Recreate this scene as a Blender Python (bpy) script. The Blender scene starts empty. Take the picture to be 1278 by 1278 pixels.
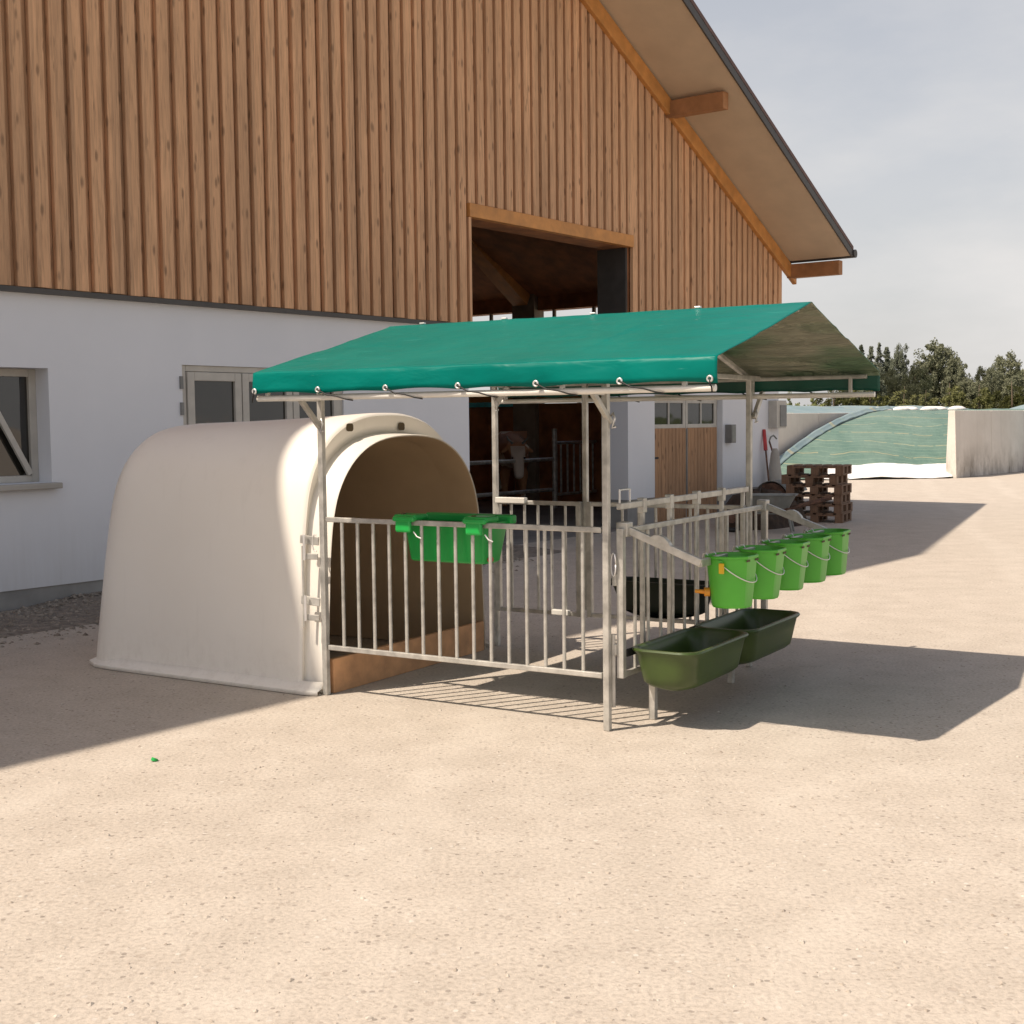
import bpy, bmesh, math, random
from mathutils import Vector, Matrix, noise
random.seed(7)
R = math.radians
S = bpy.context.scene
COL = S.collection

# ------------------------------------------------------------------ helpers
class Frame:
    """a local coordinate frame standing on the ground"""
    def __init__(s, x, y, rz):
        s.x, s.y, s.rz = x, y, rz
        s.c, s.s = math.cos(rz), math.sin(rz)
    def world(s, p):
        return Vector((s.x + p[0]*s.c - p[1]*s.s, s.y + p[0]*s.s + p[1]*s.c, p[2]))
WORLD = Frame(0, 0, 0)
PEN = Frame(-1.104, 7.6115, -0.5481)
BARN = Frame(-4.07, 11.36, 0.9228)
OFF = {}

def tag(o, label=None, cat=None, group=None, kind=None):
    if label: o['label'] = label
    if cat: o['category'] = cat
    if group: o['group'] = group
    if kind: o['kind'] = kind
    return o

def thing(name, label, cat, fr, at=(0, 0, 0), rz=0.0, group=None):
    o = bpy.data.objects.new(name, None); COL.objects.link(o)
    o.empty_display_size = .2
    o.location = fr.world(at); o.rotation_euler = (0, 0, fr.rz + rz)
    OFF[o.name] = Vector(at) if rz == 0 else Vector((0, 0, 0))
    return tag(o, label, cat, group)

class MB:
    def __init__(s): s.v = []; s.f = []; s.mi = []
    def add(s, vs, fs, mi=0):
        b = len(s.v); s.v += [tuple(p) for p in vs]
        s.f += [tuple(i + b for i in f) for f in fs]; s.mi += [mi]*len(fs)
        return s
    def box(s, a, b, mi=0):
        x0, y0, z0 = a; x1, y1, z1 = b
        return s.add([(x0,y0,z0),(x1,y0,z0),(x1,y1,z0),(x0,y1,z0),(x0,y0,z1),(x1,y0,z1),(x1,y1,z1),(x0,y1,z1)],
              [(0,3,2,1),(4,5,6,7),(0,1,5,4),(1,2,6,5),(2,3,7,6),(3,0,4,7)], mi)
    def bar(s, p, q, w, h, up=(0, 0, 1)):
        p, q = Vector(p), Vector(q); d = (q - p).normalized(); up = Vector(up)
        if abs(d.dot(up)) > .98: up = Vector((0, 1, 0))
        a = d.cross(up).normalized()*w/2; b = a.cross(d).normalized()*h/2
        vs = [c + i*a + j*b for c in (p, q) for i, j in ((-1,-1),(1,-1),(1,1),(-1,1))]
        return s.add(vs, [(0,1,2,3),(7,6,5,4),(0,4,5,1),(1,5,6,2),(2,6,7,3),(3,7,4,0)])
    def path(s, pts, r, n=8, cap=True):
        pts = [Vector(p) for p in pts]; rs = r if isinstance(r, (list, tuple)) else [r]*len(pts)
        vs = []; fs = []; a = None
        for i, p in enumerate(pts):
            d = (pts[min(i+1, len(pts)-1)] - pts[max(i-1, 0)]).normalized()
            if a is None:
                a = d.orthogonal().normalized()
            else:
                a = (a - d*a.dot(d)).normalized()
            b = d.cross(a)
            for k in range(n):
                t = 2*math.pi*k/n
                vs.append(p + (a*math.cos(t) + b*math.sin(t))*rs[i])
        for i in range(len(pts)-1):
            for k in range(n):
                k2 = (k+1) % n
                fs.append((i*n+k, i*n+k2, (i+1)*n+k2, (i+1)*n+k))
        if cap:
            fs.append(tuple(range(n-1, -1, -1))); L = (len(pts)-1)*n
            fs.append(tuple(range(L, L+n)))
        return s.add(vs, fs)
    def tube(s, p, q, r, n=10): return s.path([p, q], r, n)
    def loft(s, loops, close=True, caps=(False, False), mi=0):
        n = len(loops[0]); vs = [p for l in loops for p in l]; fs = []
        for i in range(len(loops)-1):
            for k in range(n if close else n-1):
                k2 = (k+1) % n
                fs.append((i*n+k, i*n+k2, (i+1)*n+k2, (i+1)*n+k))
        if caps[0]: fs.append(tuple(range(n-1, -1, -1)))
        if caps[1]: fs.append(tuple(range((len(loops)-1)*n, len(loops)*n)))
        return s.add(vs, fs, mi)
    def build(s, name, mats, parent=None, smooth=False, bevel=0, solid=0, fr=None, off=None, inner=None, subsurf=0, autos=None):
        me = bpy.data.meshes.new(name)
        if off is None: off = OFF.get(parent.name) if parent is not None else None
        if off is None and parent is not None and parent.parent is not None: off = OFF.get(parent.parent.name)
        if off is None and parent is not None and parent.parent is not None and parent.parent.parent is not None: off = OFF.get(parent.parent.parent.name)
        off = Vector(off) if off is not None else Vector((0, 0, 0))
        me.from_pydata([tuple(Vector(p) - off) for p in s.v], [], s.f)
        for m in (mats if isinstance(mats, (list, tuple)) else [mats]): me.materials.append(m)
        if any(s.mi): me.polygons.foreach_set('material_index', s.mi)
        bm = bmesh.new(); bm.from_mesh(me); bmesh.ops.recalc_face_normals(bm, faces=bm.faces) if smooth != 'keep' else None
        bm.to_mesh(me); bm.free()
        o = bpy.data.objects.new(name, me); COL.objects.link(o)
        if parent is not None: o.parent = parent
        elif fr is not None:
            o.location = (fr.x, fr.y, 0); o.rotation_euler = (0, 0, fr.rz)
            if off.length: o.location = fr.world(off)
        if smooth:
            me.polygons.foreach_set('use_smooth', [True]*len(me.polygons))
            if autos is not None or smooth == 'auto':
                me.set_sharp_from_angle(angle=R(autos or 35))
        if solid:
            m = o.modifiers.new('thickness', 'SOLIDIFY'); m.thickness = abs(solid); m.offset = -1 if solid > 0 else 1
            if inner is not None: m.material_offset = inner; m.material_offset_rim = 0
        if bevel:
            m = o.modifiers.new('bevel', 'BEVEL'); m.width = bevel; m.segments = 2; m.limit_method = 'ANGLE'; m.harden_normals = False
        if subsurf:
            m = o.modifiers.new('sub', 'SUBSURF'); m.levels = subsurf; m.render_levels = subsurf
        return o

def children(o): return [c for c in bpy.data.objects if c.parent == o]
def copy_tree(o, parent=None):
    c = o.copy(); COL.objects.link(c)
    if parent is not None: c.parent = parent
    for ch in children(o): copy_tree(ch, c)
    return c

# ------------------------------------------------------------------ materials
class NT:
    def __init__(s, name):
        s.m = bpy.data.materials.new(name); s.m.use_nodes = True
        s.t = s.m.node_tree; s.p = s.t.nodes['Principled BSDF']; s.out = s.t.nodes['Material Output']
    def n(s, typ, **kw):
        o = s.t.nodes.new(typ)
        for k, v in kw.items():
            if k.startswith('i_'):
                key = k[2:]; key = int(key) if key.isdigit() else key.replace('_', ' ')
                o.inputs[key].default_value = v
            else: setattr(o, k, v)
        return o
    def l(s, a, b): s.t.links.new(a, b)
    def coord(s, scale=(1, 1, 1), which='Object'):
        tc = s.n('ShaderNodeTexCoord'); mp = s.n('ShaderNodeMapping'); mp.inputs['Scale'].default_value = scale
        s.l(tc.outputs[which], mp.inputs['Vector']); return mp.outputs['Vector']
    def noise(s, vec, scale, detail=4, rough=.55, dist=0):
        o = s.n('ShaderNodeTexNoise'); o.inputs['Scale'].default_value = scale; o.inputs['Detail'].default_value = detail
        o.inputs['Roughness'].default_value = rough; o.inputs['Distortion'].default_value = dist
        s.l(vec, o.inputs['Vector']); return o.outputs['Fac']
    def ramp(s, fac, stops):
        o = s.n('ShaderNodeValToRGB'); e = o.color_ramp.elements
        while len(e) < len(stops): e.new(.5)
        for k, (p, c) in enumerate(stops):
            e[k].position = p; e[k].color = (*c, 1) if len(c) == 3 else c
        s.l(fac, o.inputs['Fac']); return o.outputs['Color']
    def mix(s, fac, a, b, mode='MIX'):
        o = s.n('ShaderNodeMix', data_type='RGBA', blend_type=mode)
        for sock, v in ((o.inputs[0], fac), (o.inputs[6], a), (o.inputs[7], b)):
            if hasattr(v, 'is_linked'): s.l(v, sock)
            elif isinstance(v, (int, float)): sock.default_value = v
            else: sock.default_value = (*v, 1) if len(v) == 3 else v
        return o.outputs[2]
    def math(s, op, a, b=0.0):
        o = s.n('ShaderNodeMath', operation=op)
        for sock, v in ((o.inputs[0], a), (o.inputs[1], b)):
            if hasattr(v, 'is_linked'): s.l(v, sock)
            else: sock.default_value = v
        return o.outputs[0]
    def bump(s, h, strength=.3, dist=.01, prev=None):
        o = s.n('ShaderNodeBump'); o.inputs['Strength'].default_value = strength; o.inputs['Distance'].default_value = dist
        s.l(h, o.inputs['Height'])
        if prev is not None: s.l(prev, o.inputs['Normal'])
        return o.outputs['Normal']
    def col(s, c):
        if hasattr(c, 'is_linked'): s.l(c, s.p.inputs['Base Color'])
        else: s.p.inputs['Base Color'].default_value = (*c, 1)
    def set(s, **kw):
        for k, v in kw.items():
            key = k.replace('_', ' ')
            if hasattr(v, 'is_linked'): s.l(v, s.p.inputs[key])
            else: s.p.inputs[key].default_value = v
        return s

def simple(name, c, rough=.5, metal=0.0, var=.12, scale=6, spec=.5, bump=0.0, bscale=40, stain=None):
    t = NT(name); v = t.coord()
    n1 = t.noise(v, scale, 5)
    lo = tuple(x*(1-var*1.6) for x in c); hi = tuple(min(1, x*(1+var)) for x in c)
    cc = t.ramp(n1, [(.3, lo), (.7, hi)])
    if stain:
        n2 = t.noise(v, scale*.35, 6, .65)
        cc = t.mix(t.ramp(n2, [(.5, (0,0,0)), (.75, (.6,.6,.6))]), cc, stain)
    t.col(cc); t.set(Roughness=t.math('ADD', t.math('MULTIPLY', n1, .15), rough-.07), Metallic=metal, Specular_IOR_Level=spec)
    if bump: t.set(Normal=t.bump(t.noise(v, bscale, 4), bump, .01))
    return t.m

M = {}
M['steel'] = simple('galvanised_steel', (.54, .525, .48), .38, .45, .22, 11, bump=.05, bscale=60)
M['pole'] = simple('bright_pole', (.80, .78, .72), .38, .2, .06, 9)
M['cream0'] = simple('cream_plastic', (.78, .735, .65), .36, 0, .03, 1.6, spec=.45, bump=.06, bscale=5)
def shellmat():
    t = NT('hutch_fibreglass'); v = t.coord(); tc = t.n('ShaderNodeTexCoord'); sp = t.n('ShaderNodeSeparateXYZ'); t.l(tc.outputs['Object'], sp.inputs[0])
    n = t.noise(v, 1.2, 4); c = t.ramp(n, [(.3, (.79, .75, .675)), (.7, (.825, .79, .72))])
    lo = t.n('ShaderNodeMapRange'); lo.inputs[1].default_value = .42; lo.inputs[2].default_value = .02; t.l(sp.outputs['Z'], lo.inputs[0])
    d = t.ramp(t.noise(t.coord((3, 3, 2)), 5, 7, .72), [(.48, (0, 0, 0)), (.75, (.30, .30, .30))])
    c = t.mix(t.math('MULTIPLY', t.math('POWER', lo.outputs[0], 1.6), d), c, (.40, .35, .28))
    dr = t.ramp(t.noise(t.coord((6, 6, .35)), 2.2, 5, .65), [(.56, (0, 0, 0)), (.8, (.16, .16, .16))]); c = t.mix(dr, c, (.50, .46, .40))
    sc = t.ramp(t.noise(t.coord((2, 9, 14)), 4, 6, .75, 1.0), [(.68, (0, 0, 0)), (.76, (.3, .3, .3))]); c = t.mix(sc, c, (.58, .55, .5))
    t.col(c); t.set(Roughness=t.math('ADD', t.math('MULTIPLY', t.noise(v, 3, 5), .22), .22), Specular_IOR_Level=.5, Normal=t.bump(t.noise(v, 2.2, 3), .10, .03)); return t.m
M['cream'] = shellmat()
M['liner'] = simple('hutch_inside_shaded', (.52, .38, .24), .5, 0, .08, 2)  # shade and warm bounce inside the hutch put into a darker brown
M['board'] = simple('sill_board', (.62, .34, .17), .7, 0, .18, 7)
M['bucket'] = simple('green_bucket_plastic', (.085, .43, .035), .36, 0, .06, 4)
M['rack'] = simple('green_feeder_plastic', (.015, .36, .065), .35, 0, .08, 5)
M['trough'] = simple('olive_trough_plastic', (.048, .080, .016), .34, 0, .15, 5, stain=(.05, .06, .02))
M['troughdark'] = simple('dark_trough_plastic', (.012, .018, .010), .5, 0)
M['black'] = simple('black_rubber', (.015, .015, .015), .6, 0)
M['dark'] = simple('hole_shade', (.10, .07, .035), .8, 0)  # painted shade for holes and slots that are not cut
M['yellow'] = simple('yellow_plastic', (.75, .45, .01), .4, 0)
M['orange'] = simple('orange_teat', (.75, .30, .02), .45, 0)
M['red'] = simple('red_paint', (.42, .03, .03), .45, 0)
M['zinc'] = simple('grommet_zinc', (.75, .74, .72), .3, .5)
M['concrete'] = simple('concrete', (.43, .40, .35), .9, 0, .12, 1.5, bump=.2, bscale=25, stain=(.25, .22, .18))
M['plinth'] = simple('plinth_concrete', (.30, .29, .27), .9, 0, .15, 3, bump=.2, bscale=25)
M['wframe'] = simple('window_frame', (.50, .47, .41), .5, 0, .08, 6)
M['soffit'] = simple('soffit_board', (.60, .47, .33), .7, 0, .06, 2)
M['beam'] = simple('orange_beam', (.55, .25, .07), .6, 0, .15, 5)
M['purlin'] = simple('purlin_wood', (.36, .17, .07), .7, 0, .15, 5)
M['fascia'] = simple('dark_fascia', (.07, .065, .06), .5, .2)
M['greybox'] = simple('grey_box', (.20, .20, .19), .5, 0)
M['rust'] = simple('rust', (.13, .07, .045), .8, 0, .4, 12)
M['zincgrey'] = simple('grey_sheet_metal', (.25, .26, .24), .55, .3, .15, 6, stain=(.18, .11, .07))
M['soil'] = simple('dark_soil', (.055, .035, .022), .95, 0, .4, 9, bump=.8, bscale=18)
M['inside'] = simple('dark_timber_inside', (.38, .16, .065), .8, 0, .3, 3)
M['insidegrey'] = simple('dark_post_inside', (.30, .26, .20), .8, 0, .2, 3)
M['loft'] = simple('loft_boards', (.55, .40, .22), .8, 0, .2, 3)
M['roof'] = simple('roof_sheet', (.12, .07, .06), .7, 0)
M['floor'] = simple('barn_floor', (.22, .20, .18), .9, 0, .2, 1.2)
M['blueband'] = simple('turquoise_strip', (.10, .62, .72), .5, 0)
M['sacks'] = simple('white_sacks', (.75, .72, .68), .8, 0)

def plaster():
    t = NT('white_plaster'); v = t.coord()
    n = t.noise(v, .6, 5, .6); c = t.ramp(n, [(.3, (.69, .70, .72)), (.7, (.76, .765, .78))])
    # rain dirt just above the plinth and thin drips
    sp = t.n('ShaderNodeSeparateXYZ'); tc = t.n('ShaderNodeTexCoord'); t.l(tc.outputs['Object'], sp.inputs[0])
    d = t.noise(t.coord((3, 3, .25)), 4, 5, .65)
    low = t.n('ShaderNodeMapRange'); low.inputs[1].default_value = .95; low.inputs[2].default_value = .15; low.inputs[3].default_value = 0; low.inputs[4].default_value = .5
    t.l(sp.outputs['Z'], low.inputs[0])
    c = t.mix(t.math('MULTIPLY', low.outputs[0], d), c, (.40, .37, .32))
    t.col(c); t.set(Roughness=.9, Specular_IOR_Level=.2, Normal=t.bump(t.noise(v, 120, 3), .25, .004))
    return t.m
M['plaster'] = plaster()

def wood(name, pitch, base, axis='X', dark=.6):
    t = NT(name); tc = t.n('ShaderNodeTexCoord'); sp = t.n('ShaderNodeSeparateXYZ'); t.l(tc.outputs['Object'], sp.inputs[0])
    idx = t.math('FLOOR', t.math('DIVIDE', sp.outputs[axis], pitch))
    wn = t.n('ShaderNodeTexWhiteNoise', noise_dimensions='1D'); t.l(idx, wn.inputs['W'])
    cb = t.n('ShaderNodeCombineXYZ'); t.l(t.math('MULTIPLY', idx, 3.17), cb.inputs[0]); t.l(t.math('MULTIPLY', wn.outputs[0], 9), cb.inputs[1])
    va = t.n('ShaderNodeVectorMath', operation='ADD'); t.l(tc.outputs['Object'], va.inputs[0]); t.l(cb.outputs[0], va.inputs[1])
    mp = t.n('ShaderNodeMapping'); mp.inputs['Scale'].default_value = (14, 14, .9); t.l(va.outputs[0], mp.inputs[0])
    g = t.noise(mp.outputs[0], 3, 6, .6, .6)
    c = t.ramp(g, [(.3, tuple(x*.66 for x in base)), (.5, base), (.72, tuple(min(1, x*1.22) for x in base))])
    c = t.mix(.55, c, t.ramp(wn.outputs[0], [(0, (.62, .62, .62)), (1, (1.0, .97, .93))]), 'MULTIPLY')
    mk = t.n('ShaderNodeMapping'); mk.inputs['Scale'].default_value = (9, 9, 3.2); t.l(va.outputs[0], mk.inputs[0])
    vo = t.n('ShaderNodeTexVoronoi'); vo.inputs['Scale'].default_value = 1.0; t.l(mk.outputs[0], vo.inputs['Vector'])
    kn = t.ramp(vo.outputs['Distance'], [(.09, (1, 1, 1)), (.21, (0, 0, 0))])
    c = t.mix(t.math('MULTIPLY', kn, .75), c, tuple(x*.3 for x in base))
    big = t.noise(t.coord((1.2, 1.2, .35)), 1.6, 4)
    c = t.mix(t.ramp(big, [(.45, (0, 0, 0)), (.7, (.35, .35, .35))]), c, tuple(x*.55 for x in base))
    t.col(c); t.set(Roughness=.75, Specular_IOR_Level=.25, Normal=t.bump(g, .25, .004))
    return t.m
PITCH = .19
M['clad'] = wood('larch_cladding', PITCH, (.66, .395, .225))
M['doorwood'] = wood('door_boards', .09, (.46, .27, .15))
M['pallet'] = wood('pallet_wood', .1, (.25, .155, .10))

def glass():
    t = NT('window_glass'); t.col((.02, .018, .014)); t.set(Roughness=.04, Specular_IOR_Level=.9, IOR=1.5)
    t.set(Normal=t.bump(t.noise(t.coord(), 1.3, 2), .12, .05)); return t.m
M['glass'] = glass()

def tarp(outer):
    t = NT('tarp_outer' if outer else 'tarp_underside'); v = t.coord()
    n = t.noise(v, 2.2, 5, .6)
    if outer:
        c = t.ramp(n, [(.3, (.0003, .150, .122)), (.7, (.0005, .182, .148))])
        n2 = t.noise(t.coord((1, 5, 5)), 3.2, 6, .7, .8)
        c = t.mix(t.ramp(n2, [(.64, (0, 0, 0)), (.69, (.45, .45, .45))]), c, (.13, .44, .38))
        rough = .36
    else:
        c = t.ramp(n, [(.35, (.38, .37, .27)), (.65, (.50, .47, .36))])
        c = t.mix(t.ramp(t.noise(t.coord((.8, 1, 1)), 1.5, 3, .5), [(.40, (0, 0, 0)), (.54, (.85, .85, .85))]), c, (.15, .27, .15))  # green patches painted where no sun comes through doubled cloth
        rough = .5
    t.col(c)
    w = t.noise(t.coord((1, 2.5, 2.5)), 3.5, 3, .5, .5) if outer else t.noise(t.coord((.7, 2.6, 2.6)), 1.7, 4, .6, 2.2); w2 = t.noise(v, 26, 3)
    nb = t.bump(w2, .08, .004, t.bump(w, .35 if outer else 1.0, .03 if outer else .16)); t.set(Roughness=rough, Normal=nb, Specular_IOR_Level=.10 if outer else .2)
    tr = t.n('ShaderNodeBsdfTranslucent'); t.l(c, tr.inputs['Color']); t.l(nb, tr.inputs['Normal'])
    ms = t.n('ShaderNodeMixShader'); ms.inputs[0].default_value = .12 if outer else .3
    t.l(t.p.outputs[0], ms.inputs[1]); t.l(tr.outputs[0], ms.inputs[2]); t.l(ms.outputs[0], t.out.inputs['Surface'])
    return t.m
M['tarp'], M['tarpin'] = tarp(True), tarp(False)
M['skirtin'] = simple('tarp_skirt_shaded', (.002, .075, .048), .5, 0, .2, 3)  # darker copy of the tarp green, shade inside the skirt painted in

def ground():
    t = NT('yard_gravel'); v = t.coord()
    big = t.noise(v, .35, 5, .6); mid = t.noise(v, 3.2, 5, .62); fine = t.noise(v, 55, 5, .7)
    c = t.ramp(mid, [(.30, (.435, .383, .322)), (.5, (.475, .42, .355)), (.70, (.515, .46, .392))])
    c = t.mix(t.ramp(big, [(.4, (0, 0, 0)), (.65, (.3, .3, .3))]), c, (.435, .39, .33))
    c = t.mix(.75, c, t.ramp(fine, [(.30, (.60, .58, .56)), (.5, (.97, .97, .97)), (.72, (1.22, 1.2, 1.18))]), 'MULTIPLY')
    vo = t.n('ShaderNodeTexVoronoi'); vo.inputs['Scale'].default_value = 42; t.l(v, vo.inputs['Vector'])
    sel = t.math('GREATER_THAN', t.n('ShaderNodeSeparateColor').outputs[0], .5)
    sc = t.n('ShaderNodeSeparateColor'); t.l(vo.outputs['Color'], sc.inputs[0])
    pick = t.math('GREATER_THAN', sc.outputs[0], .80); inn = t.math('LESS_THAN', vo.outputs['Distance'], .36)
    st = t.math('MULTIPLY', pick, inn)
    stc = t.ramp(sc.outputs[1], [(0, (.22, .19, .16)), (.5, (.38, .33, .28)), (1, (.58, .54, .48))])
    c = t.mix(t.math('MULTIPLY', st, .8), c, stc)
    vb = t.n('ShaderNodeTexVoronoi'); vb.inputs['Scale'].default_value = 9; t.l(v, vb.inputs['Vector'])
    sb = t.n('ShaderNodeSeparateColor'); t.l(vb.outputs['Color'], sb.inputs[0])
    specks = t.math('MULTIPLY', t.math('GREATER_THAN', sb.outputs[0], .72), t.math('LESS_THAN', vb.outputs['Distance'], .14))
    c = t.mix(t.math('MULTIPLY', specks, .3), c, (.26, .21, .17))
    # faint tyre lanes: compacted, slightly paler wheel tracks wandering towards the silo
    ty = t.n('ShaderNodeTexCoord'); ts = t.n('ShaderNodeSeparateXYZ'); t.l(ty.outputs['Object'], ts.inputs[0])
    lane = t.math('ADD', t.math('SUBTRACT', ts.outputs['X'], t.math('MULTIPLY', ts.outputs['Y'], .27)), t.math('MULTIPLY', t.noise(t.coord((.12, .12, .12)), 1.0, 2), 2.2))
    tw = t.math('ABSOLUTE', t.math('SUBTRACT', t.math('FRACT', t.math('DIVIDE', lane, 1.75)), .5))
    tk = t.n('ShaderNodeMapRange'); tk.inputs[1].default_value = .13; tk.inputs[2].default_value = .05; t.l(tw, tk.inputs[0])
    c = t.mix(t.math('MULTIPLY', tk.outputs[0], t.math('MULTIPLY', mid, .32)), c, (.565, .515, .445))
    # meadow far beyond the yard
    sp = t.n('ShaderNodeSeparateXYZ'); tc = t.n('ShaderNodeTexCoord'); t.l(tc.outputs['Object'], sp.inputs[0])
    far = t.n('ShaderNodeMapRange'); far.inputs[1].default_value = 62; far.inputs[2].default_value = 66; t.l(t.math('ADD', sp.outputs['Y'], t.math('MULTIPLY', big, 6)), far.inputs[0])
    c = t.mix(far.outputs[0], c, (.075, .10, .03))
    t.col(c); t.set(Roughness=.95, Specular_IOR_Level=.15)
    h = t.math('ADD', t.math('MULTIPLY', fine, .6), t.math('MULTIPLY', st, .5))
    t.set(Normal=t.bump(h, .55, .012, t.bump(mid, .2, .04)))
    return t.m
M['ground'] = ground()

def leaf(name, c):
    t = NT(name); v = t.coord()
    oi = t.n('ShaderNodeObjectInfo')
    n = t.noise(v, 1.1, 4, .7); n2 = t.noise(v, .35, 2)
    cc = t.ramp(n, [(.3, tuple(x*.6 for x in c)), (.7, tuple(x*1.45 for x in c))])
    cc = t.mix(t.ramp(n2, [(.4, (0, 0, 0)), (.65, (.4, .4, .4))]), cc, (c[0]*1.5, c[1]*1.25, c[2]))
    t.col(cc); t.set(Roughness=.7, Specular_IOR_Level=.2)
    tr = t.n('ShaderNodeBsdfTranslucent'); t.l(cc, tr.inputs['Color'])
    ms = t.n('ShaderNodeMixShader'); ms.inputs[0].default_value = .25
    t.l(t.p.outputs[0], ms.inputs[1]); t.l(tr.outputs[0], ms.inputs[2]); t.l(ms.outputs[0], t.out.inputs['Surface'])
    return t.m
M['leaf'] = leaf('broad_leaves', (.155, .165, .105))  # tree greens greyed and lightened, distance haze put into the colour
M['leaf_b'] = leaf('pale_leaves', (.195, .205, .13))
M['needle'] = leaf('fir_needles', (.13, .145, .105))
M['bush'] = leaf('bush_leaves', (.15, .155, .06))
M['weed'] = leaf('weeds', (.22, .24, .10))
M['bark'] = simple('bark', (.12, .09, .06), .9, 0)

def sheet(name, a, b, band=None):
    t = NT(name); v = t.coord()
    n = t.noise(v, .9, 5, .6); c = t.ramp(n, [(.3, a), (.7, b)])
    sp = t.n('ShaderNodeSeparateXYZ'); tc = t.n('ShaderNodeTexCoord'); t.l(tc.outputs['Object'], sp.inputs[0])
    if band:
        y = t.math('ADD', sp.outputs['Y'], t.math('MULTIPLY', t.noise(t.coord((.5, .3, .3)), 1.2, 3), .7))
        fr = t.math('FRACT', t.math('MULTIPLY', y, 1/band))
        ln = t.math('MULTIPLY', t.math('LESS_THAN', fr, .06), t.math('GREATER_THAN', t.noise(t.coord((1.5, 1.5, 1.5)), 1.6, 4), .43))
        c = t.mix(t.math('MULTIPLY', ln, .5), c, (.42, .36, .2))
        sm = t.math('LESS_THAN', t.math('FRACT', t.math('MULTIPLY', y, 3.5/band)), .12)
        c = t.mix(t.math('MULTIPLY', sm, .35), c, (.25, .33, .24))
    t.col(c); t.set(Roughness=.55, Normal=t.bump(t.noise(t.coord((1, 1, 1)), 2.5, 4, .6), .4, .1))
    return t.m
M['sheet'] = sheet('green_silage_net', (.09, .16, .13), (.15, .22, .18), .62)
M['bluesheet'] = sheet('blue_grey_sheet', (.15, .22, .24), (.24, .31, .32), 1.7)
M['whitesheet'] = sheet('white_silage_film', (.72, .70, .68), (.80, .79, .77))

def wallconc():
    t = NT('bunker_concrete'); v = t.coord()
    n = t.noise(v, .8, 6, .65); c = t.ramp(n, [(.3, (.60, .545, .48)), (.7, (.72, .665, .60))])
    sp = t.n('ShaderNodeSeparateXYZ'); tc = t.n('ShaderNodeTexCoord'); t.l(tc.outputs['Object'], sp.inputs[0])
    lo = t.n('ShaderNodeMapRange'); lo.inputs[1].default_value = .95; lo.inputs[2].default_value = .1; t.l(sp.outputs['Z'], lo.inputs[0])
    s = t.ramp(t.noise(t.coord((1.2, 1.2, .5)), 1.3, 6, .7), [(.42, (0, 0, 0)), (.65, (.8, .8, .8))])
    c = t.mix(t.math('MULTIPLY', lo.outputs[0], s), c, (.13, .10, .07))
    dr = t.ramp(t.noise(t.coord((5, 5, .12)), 1.2, 5, .6), [(.55, (0, 0, 0)), (.8, (.18, .18, .18))])
    c = t.mix(dr, c, (.26, .23, .2))
    t.col(c); t.set(Roughness=.9, Specular_IOR_Level=.2, Normal=t.bump(n, .3, .03)); return t.m
M['bunker'] = wallconc()

def cowmat():
    t = NT('cow_coat'); v = t.coord()
    sp = t.n('ShaderNodeSeparateXYZ'); tc = t.n('ShaderNodeTexCoord'); t.l(tc.outputs['Object'], sp.inputs[0])
    n = t.noise(v, 2.2, 3)
    body = t.ramp(n, [(.56, (.46, .23, .11)), (.60, (.8, .72, .6))])
    f = t.math('MULTIPLY', t.math('LESS_THAN', sp.outputs['Y'], -1.22), t.math('LESS_THAN', t.math('ABSOLUTE', sp.outputs['X']), .125))
    t.col(t.mix(f, body, (.64, .54, .45))); t.set(Roughness=.8); return t.m
M['cow'] = cowmat()
M['muzzle'] = simple('cow_muzzle', (.45, .27, .22), .5)

# ------------------------------------------------------------------ setting: ground
g = MB().add([(-900, -60, 0), (900, -60, 0), (900, 2200, 0), (-900, 2200, 0)], [(0, 1, 2, 3)])
tag(g.build('ground', M['ground']), kind='structure')

def bank(x, d):
    q = max(0, 1-d/1.15)
    return max(0, .085*q**1.2*(.7+.7*noise.noise((x*1.3, d*2, 0))) + .02*noise.noise((x*7, d*7, 2))*q)
def pebbles():
    mb = MB()
    base = [(1,0,0),(-1,0,0),(0,1,0),(0,-1,0),(0,0,1),(.7,.7,.3),(-.7,.6,.4),(.5,-.8,.3)]
    tri = [(4,0,5),(4,5,2),(4,2,6),(4,6,1),(4,1,3),(4,3,7),(4,7,0),(0,2,5),(2,1,6),(3,0,7)]
    def one(x, y, s, z0=0.0):
        a = random.uniform(0, 6.28); ca, sa = math.cos(a), math.sin(a); sx, sy, sz = s*random.uniform(.7, 1.3), s*random.uniform(.6, 1), s*random.uniform(.45, .8)
        mb.add([(x + (p[0]*ca*sx - p[1]*sa*sy), y + (p[0]*sa*sx + p[1]*ca*sy), p[2]*sz - .001 + z0) for p in base], tri)
    for i in range(5200):
        y = 3.0 + 12*random.random()**1.5; x = random.uniform(-.48, .48)*y*1.05
        one(x, y, random.choice((.004, .005, .006, .006, .008, .011)))
    return mb, one
mb, one = pebbles(); PEB = mb
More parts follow.
